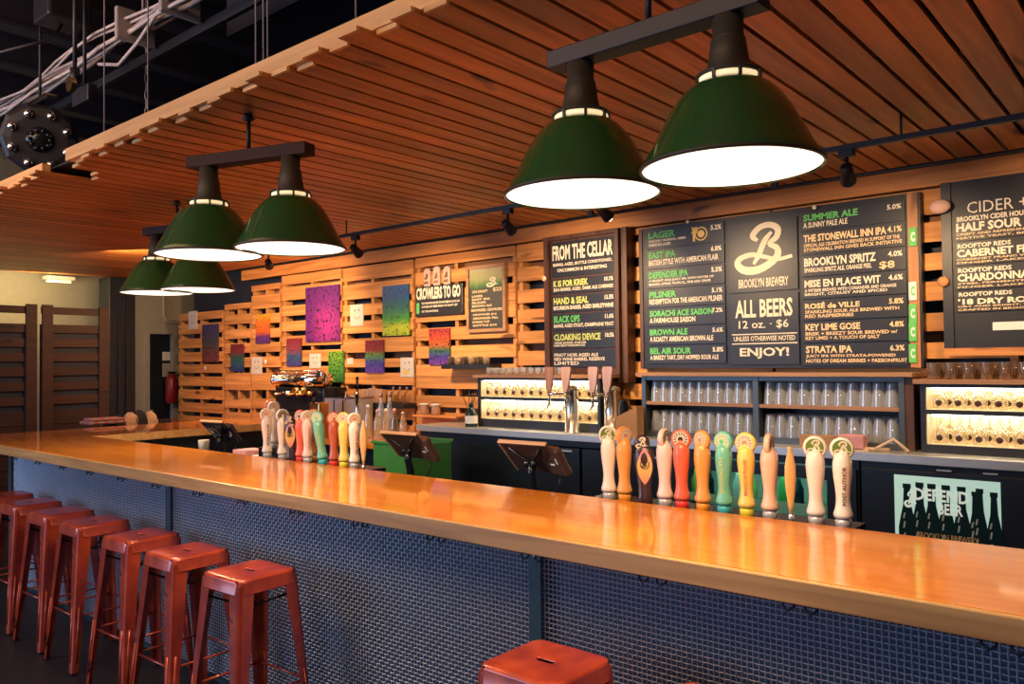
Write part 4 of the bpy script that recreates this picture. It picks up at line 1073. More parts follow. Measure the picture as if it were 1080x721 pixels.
def row(pxs, side, yaw0, y=HY):
    S = ' in the %s group' % side
    L = [std_handle('cream', 'ferr_grey', 'disc_green', 'discpale', 'off white tap handle with green badge at the left end' + S if side == 'right' else 'off white tap handle at the left end' + S, yaw0),
         std_handle('orange', 'ferr_or', 'discpale', 'handtextr', 'orange tap handle between the off white one and the black one' + S, yaw0+.9, False),
         paddle_handle('black tap handle with orange oval plate' + S, yaw0+.1),
         std_handle('pink', 'ferr_grey', 'disc_black', 'discpale', 'pale pink tap handle between the black one and the red one' + S, yaw0+1.25, False, 'BROOKLYN SUMMER', 'handtextr'),
         std_handle('red', 'ferr_red', 'discpale', 'disc_black', 'bright red tap handle with a black spoked round badge' + S, yaw0-.1, False),
         std_handle('orange', 'ferr_or', 'discpale', 'handtextr', 'orange tap handle between the red one and the teal one' + S, yaw0-.7, False),
         std_handle('teal', 'ferr_teal', 'discpale', 'greenl', 'teal green tap handle' + S, yaw0-.5, False, 'BROOKLYN', 'yellowl'),
         std_handle('yellow', 'ferr_yel', 'discpale', 'natural_dummy', 'yellow tap handle' + S, yaw0-.3, False, 'BROOKLYN PILSNER', 'handtextr'),
         std_handle('peach', 'ferr_grey', 'disc_black', 'handtextr', 'peach wood tap handle with its round badge turned edge on' + S, yaw0+1.35, False, 'BROOKLYN', 'handtextr'),
         oval_handle('natural', 'slim surfboard shaped natural wood tap handle' + S, yaw0+.3)]
    if side == 'right':
        L += [std_handle('cream', 'ferr_grey', 'disc_green', 'discpale', 'plain off white tap handle with green badge beside the slim one' + S, yaw0-.1),
              std_handle('cream', 'ferr_grey', 'disc_green', 'discpale', 'off white tap handle with green badge and dark lettering' + S, yaw0-.1, True, 'POST AUTHOR')]
    for t, p in zip(L, pxs): place_handle(t, p, y=y)
    return L
M['natural_dummy'] = M['handtextr']
rg = row([642, 658.5, 680, 701, 719, 741, 763.5, 787, 811.5, 833.5, 860, 888.5], 'right', .35)
M['x'] = M['white']
S = ' in the left group'
lg = [(std_handle('cream', 'ferr_grey', 'discpale', 'handtextr', 'off white tap handle with upright lettering at the left end'+S, 1.0, False, 'BROOKLYN LAGER', 'handtext'), 282),
      (std_handle('cream', 'ferr_grey', 'disc_black', 'discpale', 'off white tap handle beside the dark printed one'+S, 1.2, False, 'BROOKLYN', 'handtext'), 298),
      (paddle_handle('black tap handle with pinkish oval plate'+S, .6), 307),
      (std_handle('red', 'ferr_red', 'discpale', 'disc_black', 'coral red tap handle with spoked badge'+S, .3, False), 317),
      (std_handle('pink', 'ferr_grey', 'discpale', 'handtextr', 'pale pink tap handle between the coral and the teal ones'+S, 1.1, False, 'SUMMER', 'handtextr'), 324.5),
      (std_handle('teal', 'ferr_teal', 'discpale', 'greenl', 'teal green tap handle leaning outwards'+S, .4, False, 'BROOKLYN', 'yellowl'), 341),
      (std_handle('brick', 'ferr_red', 'discpale', 'handtextr', 'brick red tap handle'+S, .9, False), 352.5),
      (std_handle('yellow', 'ferr_yel', 'discpale', 'handtextr', 'yellow tap handle'+S, .4, False), 363),
      (std_handle('cream', 'ferr_grey', 'discpale', 'handtextr', 'off white tap handle with stacked lettering left of the slim one'+S, 1.1, False, 'BEL AIR SOUR', 'handtextr'), 374),
      (oval_handle('natural', 'slim surfboard shaped natural wood tap handle'+S, .6), 383.5)]
for t, p in lg: place_handle(t, p)
lg[5][0].rotation_euler.y = R(-8); lg[0][0].rotation_euler.y = R(-1)
t = std_handle('orange', 'ferr_or', 'discpale', 'handtextr', 'orange tap handle standing behind the pale pink one'+S, .8, False); place_handle(t, 331.5, y=2.865)
t = std_handle('cream', 'ferr_grey', 'discpale', 'handtextr', 'tall white tap handle in the rear row at the left'+S, 1.0, False, scale=1.0); place_handle(t, 289, 1.085, 2.965)
t = std_handle('red', 'ferr_red', 'discpale', 'handtextr', 'red tap handle half hidden in the rear row at the left'+S, 1.0, False, scale=1.0); place_handle(t, 285.5, 1.085, 3.03)
# the two tap rails behind the bar
for a, b, lab in ((624, 900, 'black tap rail behind the bar carrying the right group of tap handles'), (272, 389, 'black tap rail behind the bar carrying the left group of tap handles')):
    xa = at(a, 520, y=HY).x; xb = at(b, 520, y=HY).x
    t = thing('tap_rail', lab, 'beer tap rail', ((xa+xb)/2, HY, 0)); o3 = -t.location
    B('column', 'black_gloss', t, xa, xb, HY-.045, HY+.12, .90, 1.0545).location = o3
    q = MB()
    for k in range(4): xx = xa+.1+(xb-xa-.2)*k/3; q.cyl((xx, HY+.02, 0), (xx, HY+.02, .899), .03, 12)
    q.build('support_leg', 'steel', t, loc=o3)

xa = at(279, 520, y=2.96).x; t = thing('tap_rail', 'small raised black tap rail behind the left end of the left group', 'beer tap rail', (xa, 3.0, 0)); o3 = -t.location
B('column', 'black_gloss', t, xa-.02, xa+.22, 2.93, 3.07, .90, 1.0845).location = o3
B('support_leg', 'steel', t, xa+.05, xa+.10, 2.97, 3.02, .7598, .899).location = o3
# ================================================================== TABLETS
def tablet(px, py, y, yaw, label, rim='tabrim', back='tabback', tilt=46, wv=.28, bz=0):
    p = at(px, py, y=y); t = thing('till_tablet', label, 'till tablet', (p.x, p.y, 0), yaw)
    ht = p.z-BZ+.16
    base = BZ-.30
    mtx = Matrix.Translation((0, 0, p.z)) @ Matrix.Rotation(R(tilt), 4, 'X')
    q = MB(); q.box(-wv/2, wv/2, -.006, .006, -.115, .10, bev=.005, mtx=mtx); b = q.build('screen_body', back, t)
    q = MB()
    for a in ((-wv/2-.003, wv/2+.003, .096, .106), (-wv/2-.003, -wv/2+.006, -.115, .0955)): q.box(a[0], a[1], -.010, .011, a[2], a[3], bev=.003, mtx=mtx)
    q.build('rim', rim, b)
    q = MB(); q.tube([tuple(mtx @ Vector((-.09, -.009, .07))), tuple(mtx @ Vector((-.03, -.02, .0))), tuple(mtx @ Vector((0, -.03, -.03)))], .006, 6)
    q.tube([tuple(mtx @ Vector((.09, -.009, .07))), tuple(mtx @ Vector((.03, -.02, .0))), tuple(mtx @ Vector((0, -.03, -.03)))], .006, 6)
    q.sphere(tuple(mtx @ Vector((-.02, -.03, -.02))), .018, 12); q.sphere(tuple(mtx @ Vector((.025, -.03, -.015))), .018, 12)
    q.build('bracket', 'black_gloss', t)
    q = MB(); q.tube([tuple(mtx @ Vector((0, -.025, -.03))), (0, .0, p.z-.08), (0, .02, BZ-.05), (0, .02, base)], [.02, .02, .022, .024], 12); q.lathe([(.09, base-.01), (.09, base), (.03, base+.008)], c=(0, .02, 0), n=24)
    q.build('stand', 'black_gloss', t)
    m2 = Matrix.Translation((wv*.46, .02, p.z-.015)) @ Matrix.Rotation(R(-20), 4, 'Z') @ Matrix.Rotation(R(30), 4, 'X')
    q = MB(); q.box(-.07, .075, -.02, .02, -.075, .075, bev=.012, mtx=m2); c = q.build('card_reader', 'tabback' if back == 'tabback' else 'black_gloss', t)
    q = MB(); q.box(-.02, .015, -.023, -.0205, -.012, -.004, mtx=m2); q.box(.04, .046, -.023, -.0205, 0, .03, mtx=m2); q.build('silver_mark', 'white', c)
    q = MB(); q.tube([tuple(m2 @ Vector((0, .0, -.07))), (wv*.5, .03, p.z-.13), (wv*.35, .03, p.z-.2), (.0, .03, base+.05)], .004, 6); q.build('lead', 'black', t)
    return t
tablet(560, 481, 2.98, R(2), 'brown backed till tablet on a black stand in the middle of the bar')
tablet(430, 469, 3.05, R(3), 'light rimmed till tablet in front of the green bin')
tablet(232, 454, 3.0, R(6), 'small black till tablet at the inner left corner of the bar', 'shelf_wood', 'black_gloss', 46, .25)

# ================================================================== THINGS ON THE BACK COUNTERS
def tapcolumn(px, label, pads):
    p = at(px, 455, z=CT); p.y = 4.75; p.x = at(px, 420, y=4.75).x
    t = thing('tap_column', label, 'beer tap column', (p.x, p.y, CT))
    q = MB(); q.lathe([(.065, 0), (.065, .008), (.052, .012), (.050, .30), (.055, .305), (.055, .33), (.03, .345)], n=28); q.build('column', 'column_steel', t)
    for k, (dx, tl) in enumerate(pads):
        q = MB(); q.cyl((dx*.4, -.03, .285), (dx, -.10, .285), .012, 12); q.cyl((dx, -.10, .20), (dx, -.10, .30), .010, 10); q.cyl((dx, -.13, .18), (dx, -.10, .215), .007, 8); q.sphere((dx, -.085, .287), .018, 10); q.build('faucet', 'chrome', t)
        q = MB(); q.prism([(-.014, 0), (.014, 0), (.030, .06), (.042, .16), (.036, .18), (-.036, .18), (-.042, .16), (-.030, .06)], .018, Matrix.Translation((dx, -.109, .301)) @ Matrix.Rotation(R(-4), 4, 'X')); h = q.build('paddle', 'skinpaddle' if k != tl else 'brown_paddle', t)
    return t
M['skinpaddle'] = wood('pinkish paddle wood', (.62, .36, .24), (.45, .24, .14), 'Z', .35, .2, 16, .2, 0, False)
tapcolumn(603, 'chrome tap column nearer the lit rack, with two wooden paddle handles', [(-.13, 0), (.02, 9)])
tapcolumn(645, 'chrome tap column nearer the pint glass shelves, with two wooden paddle handles', [(-.09, 9), (.03, 9)])
def bottle(px, y, z, r, h, body, cap, label, cat='bottle', group=None, name='bottle', lab_m=None):
    x = at(px, 440, y=y).x; t = thing(name, label, cat, (x, y, z), 0, group)
    q = MB(); q.lathe([(r*.95, 0), (r, .01), (r, h*.55), (r*.45, h*.78), (r*.38, h*.88)], n=18); b = q.build('body', body, t)
    q = MB(); q.lathe([(r*.45, h*.88), (r*.45, h*.97), (r*.2, h)], n=14); q.build('cap', cap, t)
    if lab_m: q = MB(); q.lathe([(r*1.02, h*.15), (r*1.02, h*.48)], n=18, capb=False, capt=False); q.build('label', lab_m, t)
    return t
SZ = BZ-.12
bottle(497, 4.75, CT, .050, .19, 'bottle_dark', 'bottle_dark', 'dark green jug with a white label left of the left lit rack', lab_m='white', name='jug')
t = thing('dried_branches', 'dried brown twigs sticking up behind the dark green jug', 'plant', (at(493, 430, y=4.84).x, 4.86, CT))
q = MB(); q.lathe([(.03, 0), (.032, .12)], n=14, capt=False); q.build('pot', 'black', t)
q = MB(); rnd = random.Random(3)
for k in range(9):
    a = rnd.uniform(0, 6.28); s_ = rnd.uniform(.03, .10); q.tube([(0, 0, .01), (s_*.3*math.cos(a), s_*.3*math.sin(a)*.6, .16), (s_*math.cos(a), s_*math.sin(a)*.6, .24+rnd.uniform(0, .07))], [.004, .003, .0015], 5)
    q.sphere((s_*math.cos(a), s_*math.sin(a)*.6, .25), .014, 8)
tw_ = q.build('twigs', 'frame_wood', t)
# tins on the pallet ledge
for k, px in enumerate((446, 458)):
    x = at(px, 430, y=5.05).x; t = thing('steel_tin', 'steel tin on the small ledge, %s of two' % ('left' if k == 0 else 'right'), 'tin', (x, 5.07, wz(450, 437, 5.07)+.001), 0, 'steel tins on the ledge')
    q = MB(); q.lathe([(.042, 0), (.042, .085), (.044, .088)], n=20); q.build('body', 'steel', t)
    q = MB(); q.lathe([(.045, .0885), (.045, .098), (.01, .102)], n=20); q.build('lid', 'white', t)
lz = wz(450, 437, 5.07)
B_ = B('ledge', 'pallet', None, wx(440, 5.07), wx(486, 5.07), 5.00, WALLY-.001, lz-.016, lz); tag(B_, 'short wooden ledge on the pallets holding the steel tins', 'ledge')
# knife rack shelf with cups above taster glasses
a = at(472, 384, y=5.08); b = at(512, 384, y=5.08)
tag(B('black_shelf', 'black', None, a.x, b.x+.12, 5.0, WALLY-.001, a.z-.04, a.z+.0), 'narrow black shelf on the pallets under the crowlers sign', 'shelf')
for k in range(8):
    x = a.x+.06+k*.085
    if x > b.x+.1: break
    t = thing('beer_mug', 'small glass mug in the row on the black wall shelf', 'mug', (x, 5.06, a.z+.0005), 0, 'glass mugs on the black wall shelf')
    q = MB(); q.lathe([(.027, 0), (.027, .065)], n=14, capt=False); q.lathe([(.024, .064), (.024, .01)], n=14, capb=False); q.build('cup', 'glass_warm' if k % 2 else 'glass_smoke', t)
    q = MB(); q.tube([(.026, 0, .05), (.04, 0, .045), (.04, 0, .02), (.026, 0, .015)], .003, 5); q.build('handle', 'glass_warm', t)
# utensil rail and what hangs on it
a = at(384, 425, y=5.08); b = at(434, 425, y=5.08)
tag(B('utensil_shelf', 'black', None, a.x, b.x, 4.98, WALLY-.001, a.z-.03, a.z+.01), 'black shelf on the pallets holding bread bags and wooden clips', 'shelf')
zt = a.z+.0105
t = thing('paper_bag', 'row of pale paper sleeves on the black utensil shelf', 'paper sleeves', (a.x+.17, 5.06, zt))
for k in range(3):
    q = MB(); q.box(-.15+k*.10, -.055+k*.10, -.03, .03, 0, .13+.01*(k % 2), bev=.006); q.build('sleeve', 'fabric_tan' if k == 1 else 'skinpaddle', t)
for k, px in enumerate((414, 421, 428)):
    x = at(px, 412, y=5.06).x
    q = MB(); q.tube([(-.02, 0, 0), (-.03, 0, .05), (-.005, 0, .10), (.012, 0, .135)], [.016, .014, .012, .008], 8); q.sphere((.012, 0, .14), .014, 8)
    tag(q.build('wooden_clip', 'brown_paddle', None, (x, 5.06, zt+.004)), 'curved brown wooden grip on the utensil shelf, %s of three' % ('left', 'middle', 'right')[k], 'wooden grip')
# squeeze bottles and jars on the left counter
for k, (px, y, h, mt, cp, lab) in enumerate(((388, 4.70, .30, 'glass_warm', 'white', 'wide jar with a square white lid right of the slim chrome tap'), (398, 4.62, .27, 'glass_warm', 'skinpink', 'frosted bottle with pale cap left of the second one, behind the green bin'),
        (407, 4.70, .27, 'glass_warm', 'cream', 'frosted bottle with cream cap in the middle of the bottle cluster'), (416, 4.66, .28, 'glass_smoke', 'pinkpaper', 'smoky bottle with pink cap in the bottle cluster'), (425, 4.72, .25, 'glass_warm', 'ferr_grey', 'pale bottle with grey cap at the right end of the bottle cluster'),
        (402, 4.95, .40, 'glass', 'chrome', 'tall clear bottle with steel pourer, left of two behind the cluster'), (411, 4.97, .41, 'glass', 'chrome', 'tall clear bottle with steel pourer, right of two behind the cluster'))):
    bottle(px, y, SZ+.0005, .036, h, mt, cp, lab)
# steel box and slim tap
xa = at(356, 440, y=4.9).x; xb = at(388, 440, y=4.9).x; zt_ = at(350, 418, y=4.75).z
t = thing('steel_cabinet', 'brownish steel box standing on the left counter behind the tap handles', 'steel box', ((xa+xb)/2, 4.9, SZ)); o3 = -t.location
B('body', 'steel', t, xa, xb, 4.75, 4.96, SZ, zt_-.012).location = o3
B('lid', 'chrome', t, xa-.01, xb+.01, 4.74, 4.97, zt_-.0115, zt_).location = o3
for k in range(2): B('seam', 'black', t, xa+(xb-xa)*(.3+.3*k), xa+(xb-xa)*(.3+.3*k)+.012, 4.745, 4.7495, SZ+.02, zt_-.03).location = o3
p = at(377, 440, y=4.55); zz = at(377, 396, y=4.55).z
t = thing('slim_tap', 'slim chrome tap with a black lever rising above the tap handles', 'tap', (p.x, 4.55, SZ))
q = MB(); q.lathe([(.045, 0), (.045, .01), (.019, .014), (.019, zz-SZ-.17), (.022, zz-SZ-.165), (.015, zz-SZ-.14)], n=20); q.build('column', 'chrome', t)
q = MB(); q.cyl((0, 0, zz-SZ-.18), (-.13, -.02, zz-SZ-.18), .008, 10); q.cyl((-.13, -.02, zz-SZ-.14), (-.15, -.02, zz-SZ-.26), .010, 10, r2=.005); q.build('spout', 'chrome', t)
q = MB(); q.cyl((0, 0, zz-SZ-.14), (0, 0, zz-SZ-.03), .008, 10, r2=.013); q.sphere((0, 0, zz-SZ-.02), .015, 10); q.build('lever', 'black_gloss', t)
# coffee machine
xa = at(298, 430, y=4.85).x; xb = at(352, 430, y=4.85).x; L_ = xb-xa
z1 = at(325, 391, y=4.75).z; z0 = at(325, 408, y=4.75).z; zl = at(325, 437, y=4.75).z
t = thing('espresso_machine', 'chrome and black espresso machine at the left end of the back counter', 'coffee machine', ((xa+xb)/2, 4.85, SZ))
q = MB(); q.cyl((-L_/2, -.05, z0-SZ+.07), (L_/2-.04, -.05, z0-SZ+.07), .075, 24); q.lathe([(.08, 0), (.083, .01), (.083, .03), (.07, .04)], n=24, c=(-L_/2-.02, -.05, z0-SZ+.07), mtx=Matrix.Rotation(R(90), 4, 'Y')); q.build('boiler', 'chrome', t)
q = MB(); q.box(-L_/2+.02, L_/2-.02, -.10, .18, zl-SZ+.03, z0-SZ-.005, bev=.01); q.box(-L_/2, L_/2-.2, -.14, .18, 0.03, zl-SZ+.029, bev=.01)
for sx in (-1, 1): q.box(sx*(L_/2-.06)-.02, sx*(L_/2-.06)+.02, -.1, -.06, 0, .03); q.box(sx*(L_/2-.06)-.02, sx*(L_/2-.06)+.02, .1, .14, 0, .03)
q.build('body', 'black_gloss', t)
q = MB()
for zc in (z1-SZ+.0, z1-SZ-.04): q.cyl((-L_/2+.05, -.12, zc), (L_/2, -.12, zc), .008, 8)
for sx in (-.2, 0, .2): q.cyl((sx, -.12, z1-SZ-.06), (sx, -.12, z1-SZ+.0), .006, 8)
q.lathe([(.045, 0), (.052, .005), (.052, .03), (.045, .035)], n=20, c=(L_/2-.02, -.13, z1-SZ-.04), mtx=Matrix.Rotation(R(90), 4, 'X')); q.build('rail', 'chrome', t)
for k, sx in enumerate((-.12, .10, .25)):
    q = MB(); q.lathe([(.028, 0), (.034, .01), (.034, .04)], n=16, c=(sx, -.14, z0-SZ-.08)); q.cyl((sx, -.15, z0-SZ-.055), (sx-.03, -.28, z0-SZ-.07), .011, 10); q.build('group_head', 'brass' if k else 'chrome', t)
q = MB(); q.sphere((.05, -.17, z0-SZ-.03), .04, 12, sc_=(1.5, .6, .8)); q.sphere((.17, -.16, z0-SZ-.03), .035, 12); q.build('gauge', 'brass', t)
# brass coloured grinder box, frame
p = at(337, 440, y=4.5); q = MB(); q.box(-.075, .075, -.06, .06, .0, at(337, 424, y=4.5).z-SZ, bev=.012); q.lathe([(.028, -.005), (.028, .004)], n=16, c=(0, -.063, .34), mtx=Matrix.Rotation(R(90), 4, 'X'), mi=1)
tag(q.build('grinder', ['brass', 'black'], None, (p.x, 4.5, SZ)), 'brass coloured grinder with a round dark dial below the coffee machine', 'grinder')
# green bin behind the middle tablet
xa = at(394, 490, y=3.9).x; xb = at(434, 490, y=3.9).x; zt_ = at(415, 466, y=3.9).z
t = thing('green_bin', 'tall green plastic bin behind the light rimmed tablet', 'bin', ((xa+xb)/2, 4.1, 0)); w = (xb-xa)/2
q = MB()
q.box(-w, w, -.2, -.18, .02, zt_-.02); q.box(-w, w, .18, .2, .02, zt_-.02); q.box(-w, -w+.02, -.18, .18, .02, zt_-.02); q.box(w-.02, w, -.18, .18, .02, zt_-.02); q.box(-w, w, -.2, .2, 0, .02)
q.build('body', 'green_bin', t)
q = MB()
q.box(-w-.01, w+.01, -.215, -.19, zt_-.0195, zt_, bev=.003); q.box(-w-.01, w+.01, .19, .215, zt_-.0195, zt_, bev=.003); q.build('rim', 'green_bin', t)
# carton and coffee kit left of the pint shelves
p = at(665, 462, z=CT); q = MB(); q.prism([(-.085, 0), (.085, 0), (.085, .21), (-.085, .13)], .09)
tag(q.build('cardboard_box', 'card', None, (at(663, 450, y=4.72).x, 4.69, CT+.0005)), 'open cardboard box with a slanted top left of the pint glass shelves', 'box')
x_ = at(655, 440, y=4.98).x
t = thing('black_kettle', 'black jug with spout behind the slanted cardboard box', 'jug', (x_, 5.0, CT)); q = MB(); q.lathe([(.055, 0), (.06, .02), (.05, .17), (.035, .22), (.038, .235)], n=20); q.build('body', 'black_gloss', t)
q = MB(); q.tube([(.05, 0, .19), (.09, 0, .17), (.09, 0, .07), (.055, 0, .05)], .008, 6); q.build('handle', 'black_gloss', t)
x_ = at(886, 455, y=4.74).x
tag(B('kraft_box', 'card', None, x_-.22, x_-.02, 4.70, 4.80, CT+.0005, CT+.07), 'flat brown kraft box behind the right tap handles', 'box')
tag(B('pink_pack', 'pinkpaper', None, x_-.0, x_+.14, 4.70, 4.78, CT+.0005, CT+.085, bev=.006), 'small pink printed pack beside the flat kraft box', 'pack')

# ================================================================== ART AND SIGNS ON THE PALLETS
AY = WALLY-.022
def art(px0, py0, px1, py1, m_, label, name='painting', cat='painting', th=.02, group=None):
    a = at(px0, py0, y=AY); b = at(px1, py1, y=AY)
    # keep heights true on both sides of a wall seen at an angle
    q = MB(); q.box(a.x, b.x, WALLY-th-.001, WALLY-.001, b.z, a.z); return tag(q.build(name, m_), label, cat, group)
art(322, 303.5, 357.7, 359, canvas('magenta painting', [(0, (.90, .28, .38)), (.34, (.85, .14, .36)), (.48, (.42, .03, .25)), (.68, (.16, .015, .20)), (1, (.10, .01, .16))], 9, .22, (.62, .5, .28)), 'largest painting, purple with a pink glow, above the espresso machine')
art(403, 302, 431, 353, canvas('blue green painting', [(0, (.30, .42, .02)), (.16, (.42, .50, .02)), (.3, (.06, .28, .03)), (.55, (.01, .12, .10)), (.8, (.01, .07, .22)), (1, (.01, .10, .28))], 12, .1), 'tall painting fading from blue to lime green, left of the crowlers sign')
art(452, 347, 474, 384.5, canvas('rainbow painting', [(0, (.20, .05, .35)), (.2, (.07, .04, .35)), (.42, (.03, .16, .06)), (.55, (.55, .13, .02)), (.8, (.65, .07, .02)), (1, (.30, .02, .03))], 12, .3), 'small rainbow painting with dark blots below the crowlers sign')
art(385, 359, 404, 393, canvas('red green blue painting', [(0, (.14, .05, .40)), (.3, (.05, .05, .35)), (.55, (.10, .28, .04)), (.68, (.25, .03, .03)), (1, (.22, .01, .02))], 12, .25), 'small painting, dark red over green and blue, below the blue green one')
art(302, 357, 317, 386, canvas('faded red blue painting', [(0, (.08, .05, .25)), (.35, (.03, .10, .22)), (.6, (.25, .05, .08)), (1, (.26, .02, .03))], 12, .2), 'small painting, dull red over blue, left of the largest one and below')
art(346, 370.5, 362, 403, canvas('green painting', [(0, (.02, .22, .05)), (.5, (.10, .36, .02)), (1, (.22, .48, .02))], 8, .5), 'bright green painting with black blots below the largest one')
art(269.5, 332, 283.5, 361.5, canvas('orange painting', [(0, (.10, .03, .22)), (.25, (.14, .03, .18)), (.38, (.75, .14, .02)), (.75, (.85, .20, .02)), (1, (.75, .42, .02))], 10, .15), 'small painting, orange over purple, above the left tablet')
art(243, 363, 256, 391.5, canvas('dim rainbow painting', [(0, (.03, .03, .22)), (.3, (.02, .10, .15)), (.55, (.03, .10, .05)), (.7, (.22, .02, .03)), (1, (.18, .02, .03))], 10, .3), 'small dim painting, red over green and blue, left of the orange one')
art(213, 342.5, 229.5, 381.5, canvas('dusky painting', [(0, (.22, .05, .05)), (.25, (.16, .05, .05)), (.5, (.06, .07, .07)), (.75, (.05, .05, .12)), (1, (.05, .03, .16))], 8, .3), 'dusky painting, purple over grey and red, on the leftmost pallet')
M['sketch'] = canvas('sketch on white card', [(0, (.62, .58, .50)), (1, (.66, .62, .55))], 3, .0)
def sketch(px0, py0, px1, py1, label, extra=None):
    o_ = art(px0, py0, px1, py1, 'sketch', label, 'sketch_card', 'card', .006)
    a = at(px0, py0, y=AY); b = at(px1, py1, y=AY); q = MB(); w = b.x-a.x; h = a.z-b.z; y = WALLY-.0075
    for fx, fz in ((.35, .72), (.65, .74)): disc(q, a.x+fx*w, b.z+fz*h, y, .035*w, n=10, rz=1.6)
    for k in range(8):
        t0 = PI*(1.1+.8*k/8); t1 = PI*(1.1+.8*(k+1)/8)
        q.add([(a.x+w*(.5+r_*math.cos(t)), y, b.z+h*(.5+.7*r_*math.sin(t))) for r_, t in ((.22, t0), (.22, t1), (.25, t1), (.25, t0))], [(0, 1, 2, 3)])
    q.build('ink_face', 'disc_black', o_)
    if extra: q = MB(); disc(q, a.x+.42*w, b.z+.25*h, y-.0004, .22*w, n=12, rz=.7); q.build('paint_spot', extra, o_)
sketch(368, 321.5, 382, 343, 'white sketch card between the largest painting and the blue green one')
sketch(325, 373, 337, 388, 'white sketch card directly above the espresso machine')
sketch(421, 377, 435, 397.5, 'white sketch card with an orange spot, above the wooden grips', 'gold')
sketch(264, 376.5, 275, 394.5, 'white sketch card beside a pale dot, below the orange painting')
sketch(197.5, 328.5, 206.5, 346.5, 'white sketch card at the top of the leftmost pallet')
art(364.5, 377.5, 371, 384, 'sketch', 'tiny blank white square right of the bright green painting', 'paper_square', 'card', .004)
for px, py, lab in ((278, 381.5, 'pale round dot on the pallet right of the lowest sketch card'), (214.5, 388, 'pale round dot on the leftmost pallet below the dusky painting')):
    p = at(px, py, y=AY); q = MB(); q.lathe([(.03, 0), (.03, .004)], n=18, mtx=Matrix.Rotation(R(90), 4, 'X')); tag(q.build('round_sticker', 'cream', None, (p.x, WALLY-.001, p.z)), lab, 'sticker')
# crowlers sign
a = at(438.5, 303, y=AY); b = at(488.6, 331, y=AY)
t = thing('hanging_sign', 'black crowlers to go sign topped with a cut-out of three cans', 'sign', ((a.x+b.x)/2, WALLY-.03, b.z)); o3 = -t.location
q = MB(); q.box(a.x, b.x, WALLY-.03, WALLY-.001, b.z, a.z, bev=.004); pn = q.build('panel', 'charcoal', t, loc=o3)
W = b.x-a.x; H = a.z-b.z; y = WALLY-.0315
q = MB(); put_text(q, 'CROWLERS TO GO', a.x+.03*W, b.x-.04*W, b.z+.56*H, b.z+.96*H, y, .035); q.build('title_lettering', 'cream', pn)
q = MB(); put_text(q, 'TAKE HOME FRESH BREWERY DRAUGHT BEER IN A 32 OZ CAN', a.x+.14*W, b.x-.06*W, b.z+.40*H, b.z+.47*H, y, .02); put_text(q, 'CHOOSE ANY BEER FROM OUR DRAFT LIST', a.x+.14*W, b.x-.10*W, b.z+.28*H, b.z+.35*H, y, .02); put_text(q, 'ASK YOUR BARTENDER', a.x+.14*W, a.x+.5*W, b.z+.13*H, b.z+.20*H, y, .02); q.build('small_lettering', 'cream', pn)
q = MB(); q.box(a.x+.03*W, a.x+.09*W, y, WALLY-.0302, b.z+.10*H, b.z+.46*H); q.build('green_flash', 'greenl', pn)
for k, f in enumerate((.24, .45, .66)):
    xc = a.x+f*W; q = MB(); zc = a.z+.0005; hh = .15+(.012 if k == 1 else 0)
    q.box(xc-.042, xc+.042, WALLY-.02-(.004 if k == 1 else 0), WALLY-.004, zc, zc+hh, bev=.006); q.box(xc-.025, xc+.025, WALLY-.018, WALLY-.006, zc+hh, zc+hh+.012)
    c = q.build('can_cutout', 'skinpink', t, loc=o3)
    q = MB(); put_script_b(q, xc-.026, xc+.026, zc+.06, zc+.115, WALLY-.0255); put_text(q, 'BEER', xc-.028, xc+.028, zc+.02, zc+.045, WALLY-.0255, .03); q.build('can_print', 'handtext', c)
# framed chalkboard
a = at(492.5, 281.5, y=AY); b = at(534, 349, y=AY)
t = thing('framed_chalkboard', 'framed chalkboard price list with a green and cream top right of the crowlers sign', 'chalkboard', ((a.x+b.x)/2, WALLY-.03, b.z)); o3 = -t.location; f = .028
q = MB(); q.box(a.x, a.x+f, WALLY-.035, WALLY-.001, b.z, a.z); q.box(b.x-f, b.x, WALLY-.035, WALLY-.001, b.z, a.z); q.box(a.x+f, b.x-f, WALLY-.035, WALLY-.001, b.z, b.z+f); q.box(a.x+f, b.x-f, WALLY-.035, WALLY-.001, a.z-f, a.z); q.build('frame', 'shelf_wood', t, loc=o3)
pn = B('board', canvas('chalkboard paint', [(0, (.03, .03, .028)), (.66, (.04, .04, .035)), (.72, (.05, .16, .04)), (.84, (.30, .32, .14)), (1, (.45, .40, .24))], 3), t, a.x+f+.0005, b.x-f-.0005, WALLY-.022, WALLY-.002, b.z+f+.0005, a.z-f-.0005); pn.location = o3
W = b.x-a.x-2*f; H = a.z-b.z-2*f; X = a.x+f; Z = b.z+f; q = MB(); y = WALLY-.0235
for tx, x0_, x1_, z0_, h_ in (('ON DRAFT', .08, .55, .60, .045), ('$23', .70, .95, .60, .07), ('LAGER', .08, .40, .53, .035), ('EAST IPA', .08, .62, .475, .035), ('PILSNER', .08, .5, .42, .035), ('BROWN ALE', .08, .66, .365, .035), ('GROWLERS, CROWLERS', .04, .97, .285, .05), ('CROWLER $16', .10, .80, .22, .035), ('GROWLER FILL', .10, .85, .16, .035), ('SWING TOP', .08, .60, .10, .035), ('BOTTLE $10', .10, .8, .04, .035)):
    put_text(q, tx, X+x0_*W, X+x1_*W, Z+z0_*H, Z+(z0_+h_)*H, y, .02)
q.build('lettering', 'chalk', pn)
q = MB(); put_script_b(q, X+.5*W, X+.85*W, Z+.68*H, Z+.84*H, y); q.build('emblem', 'cream', pn)

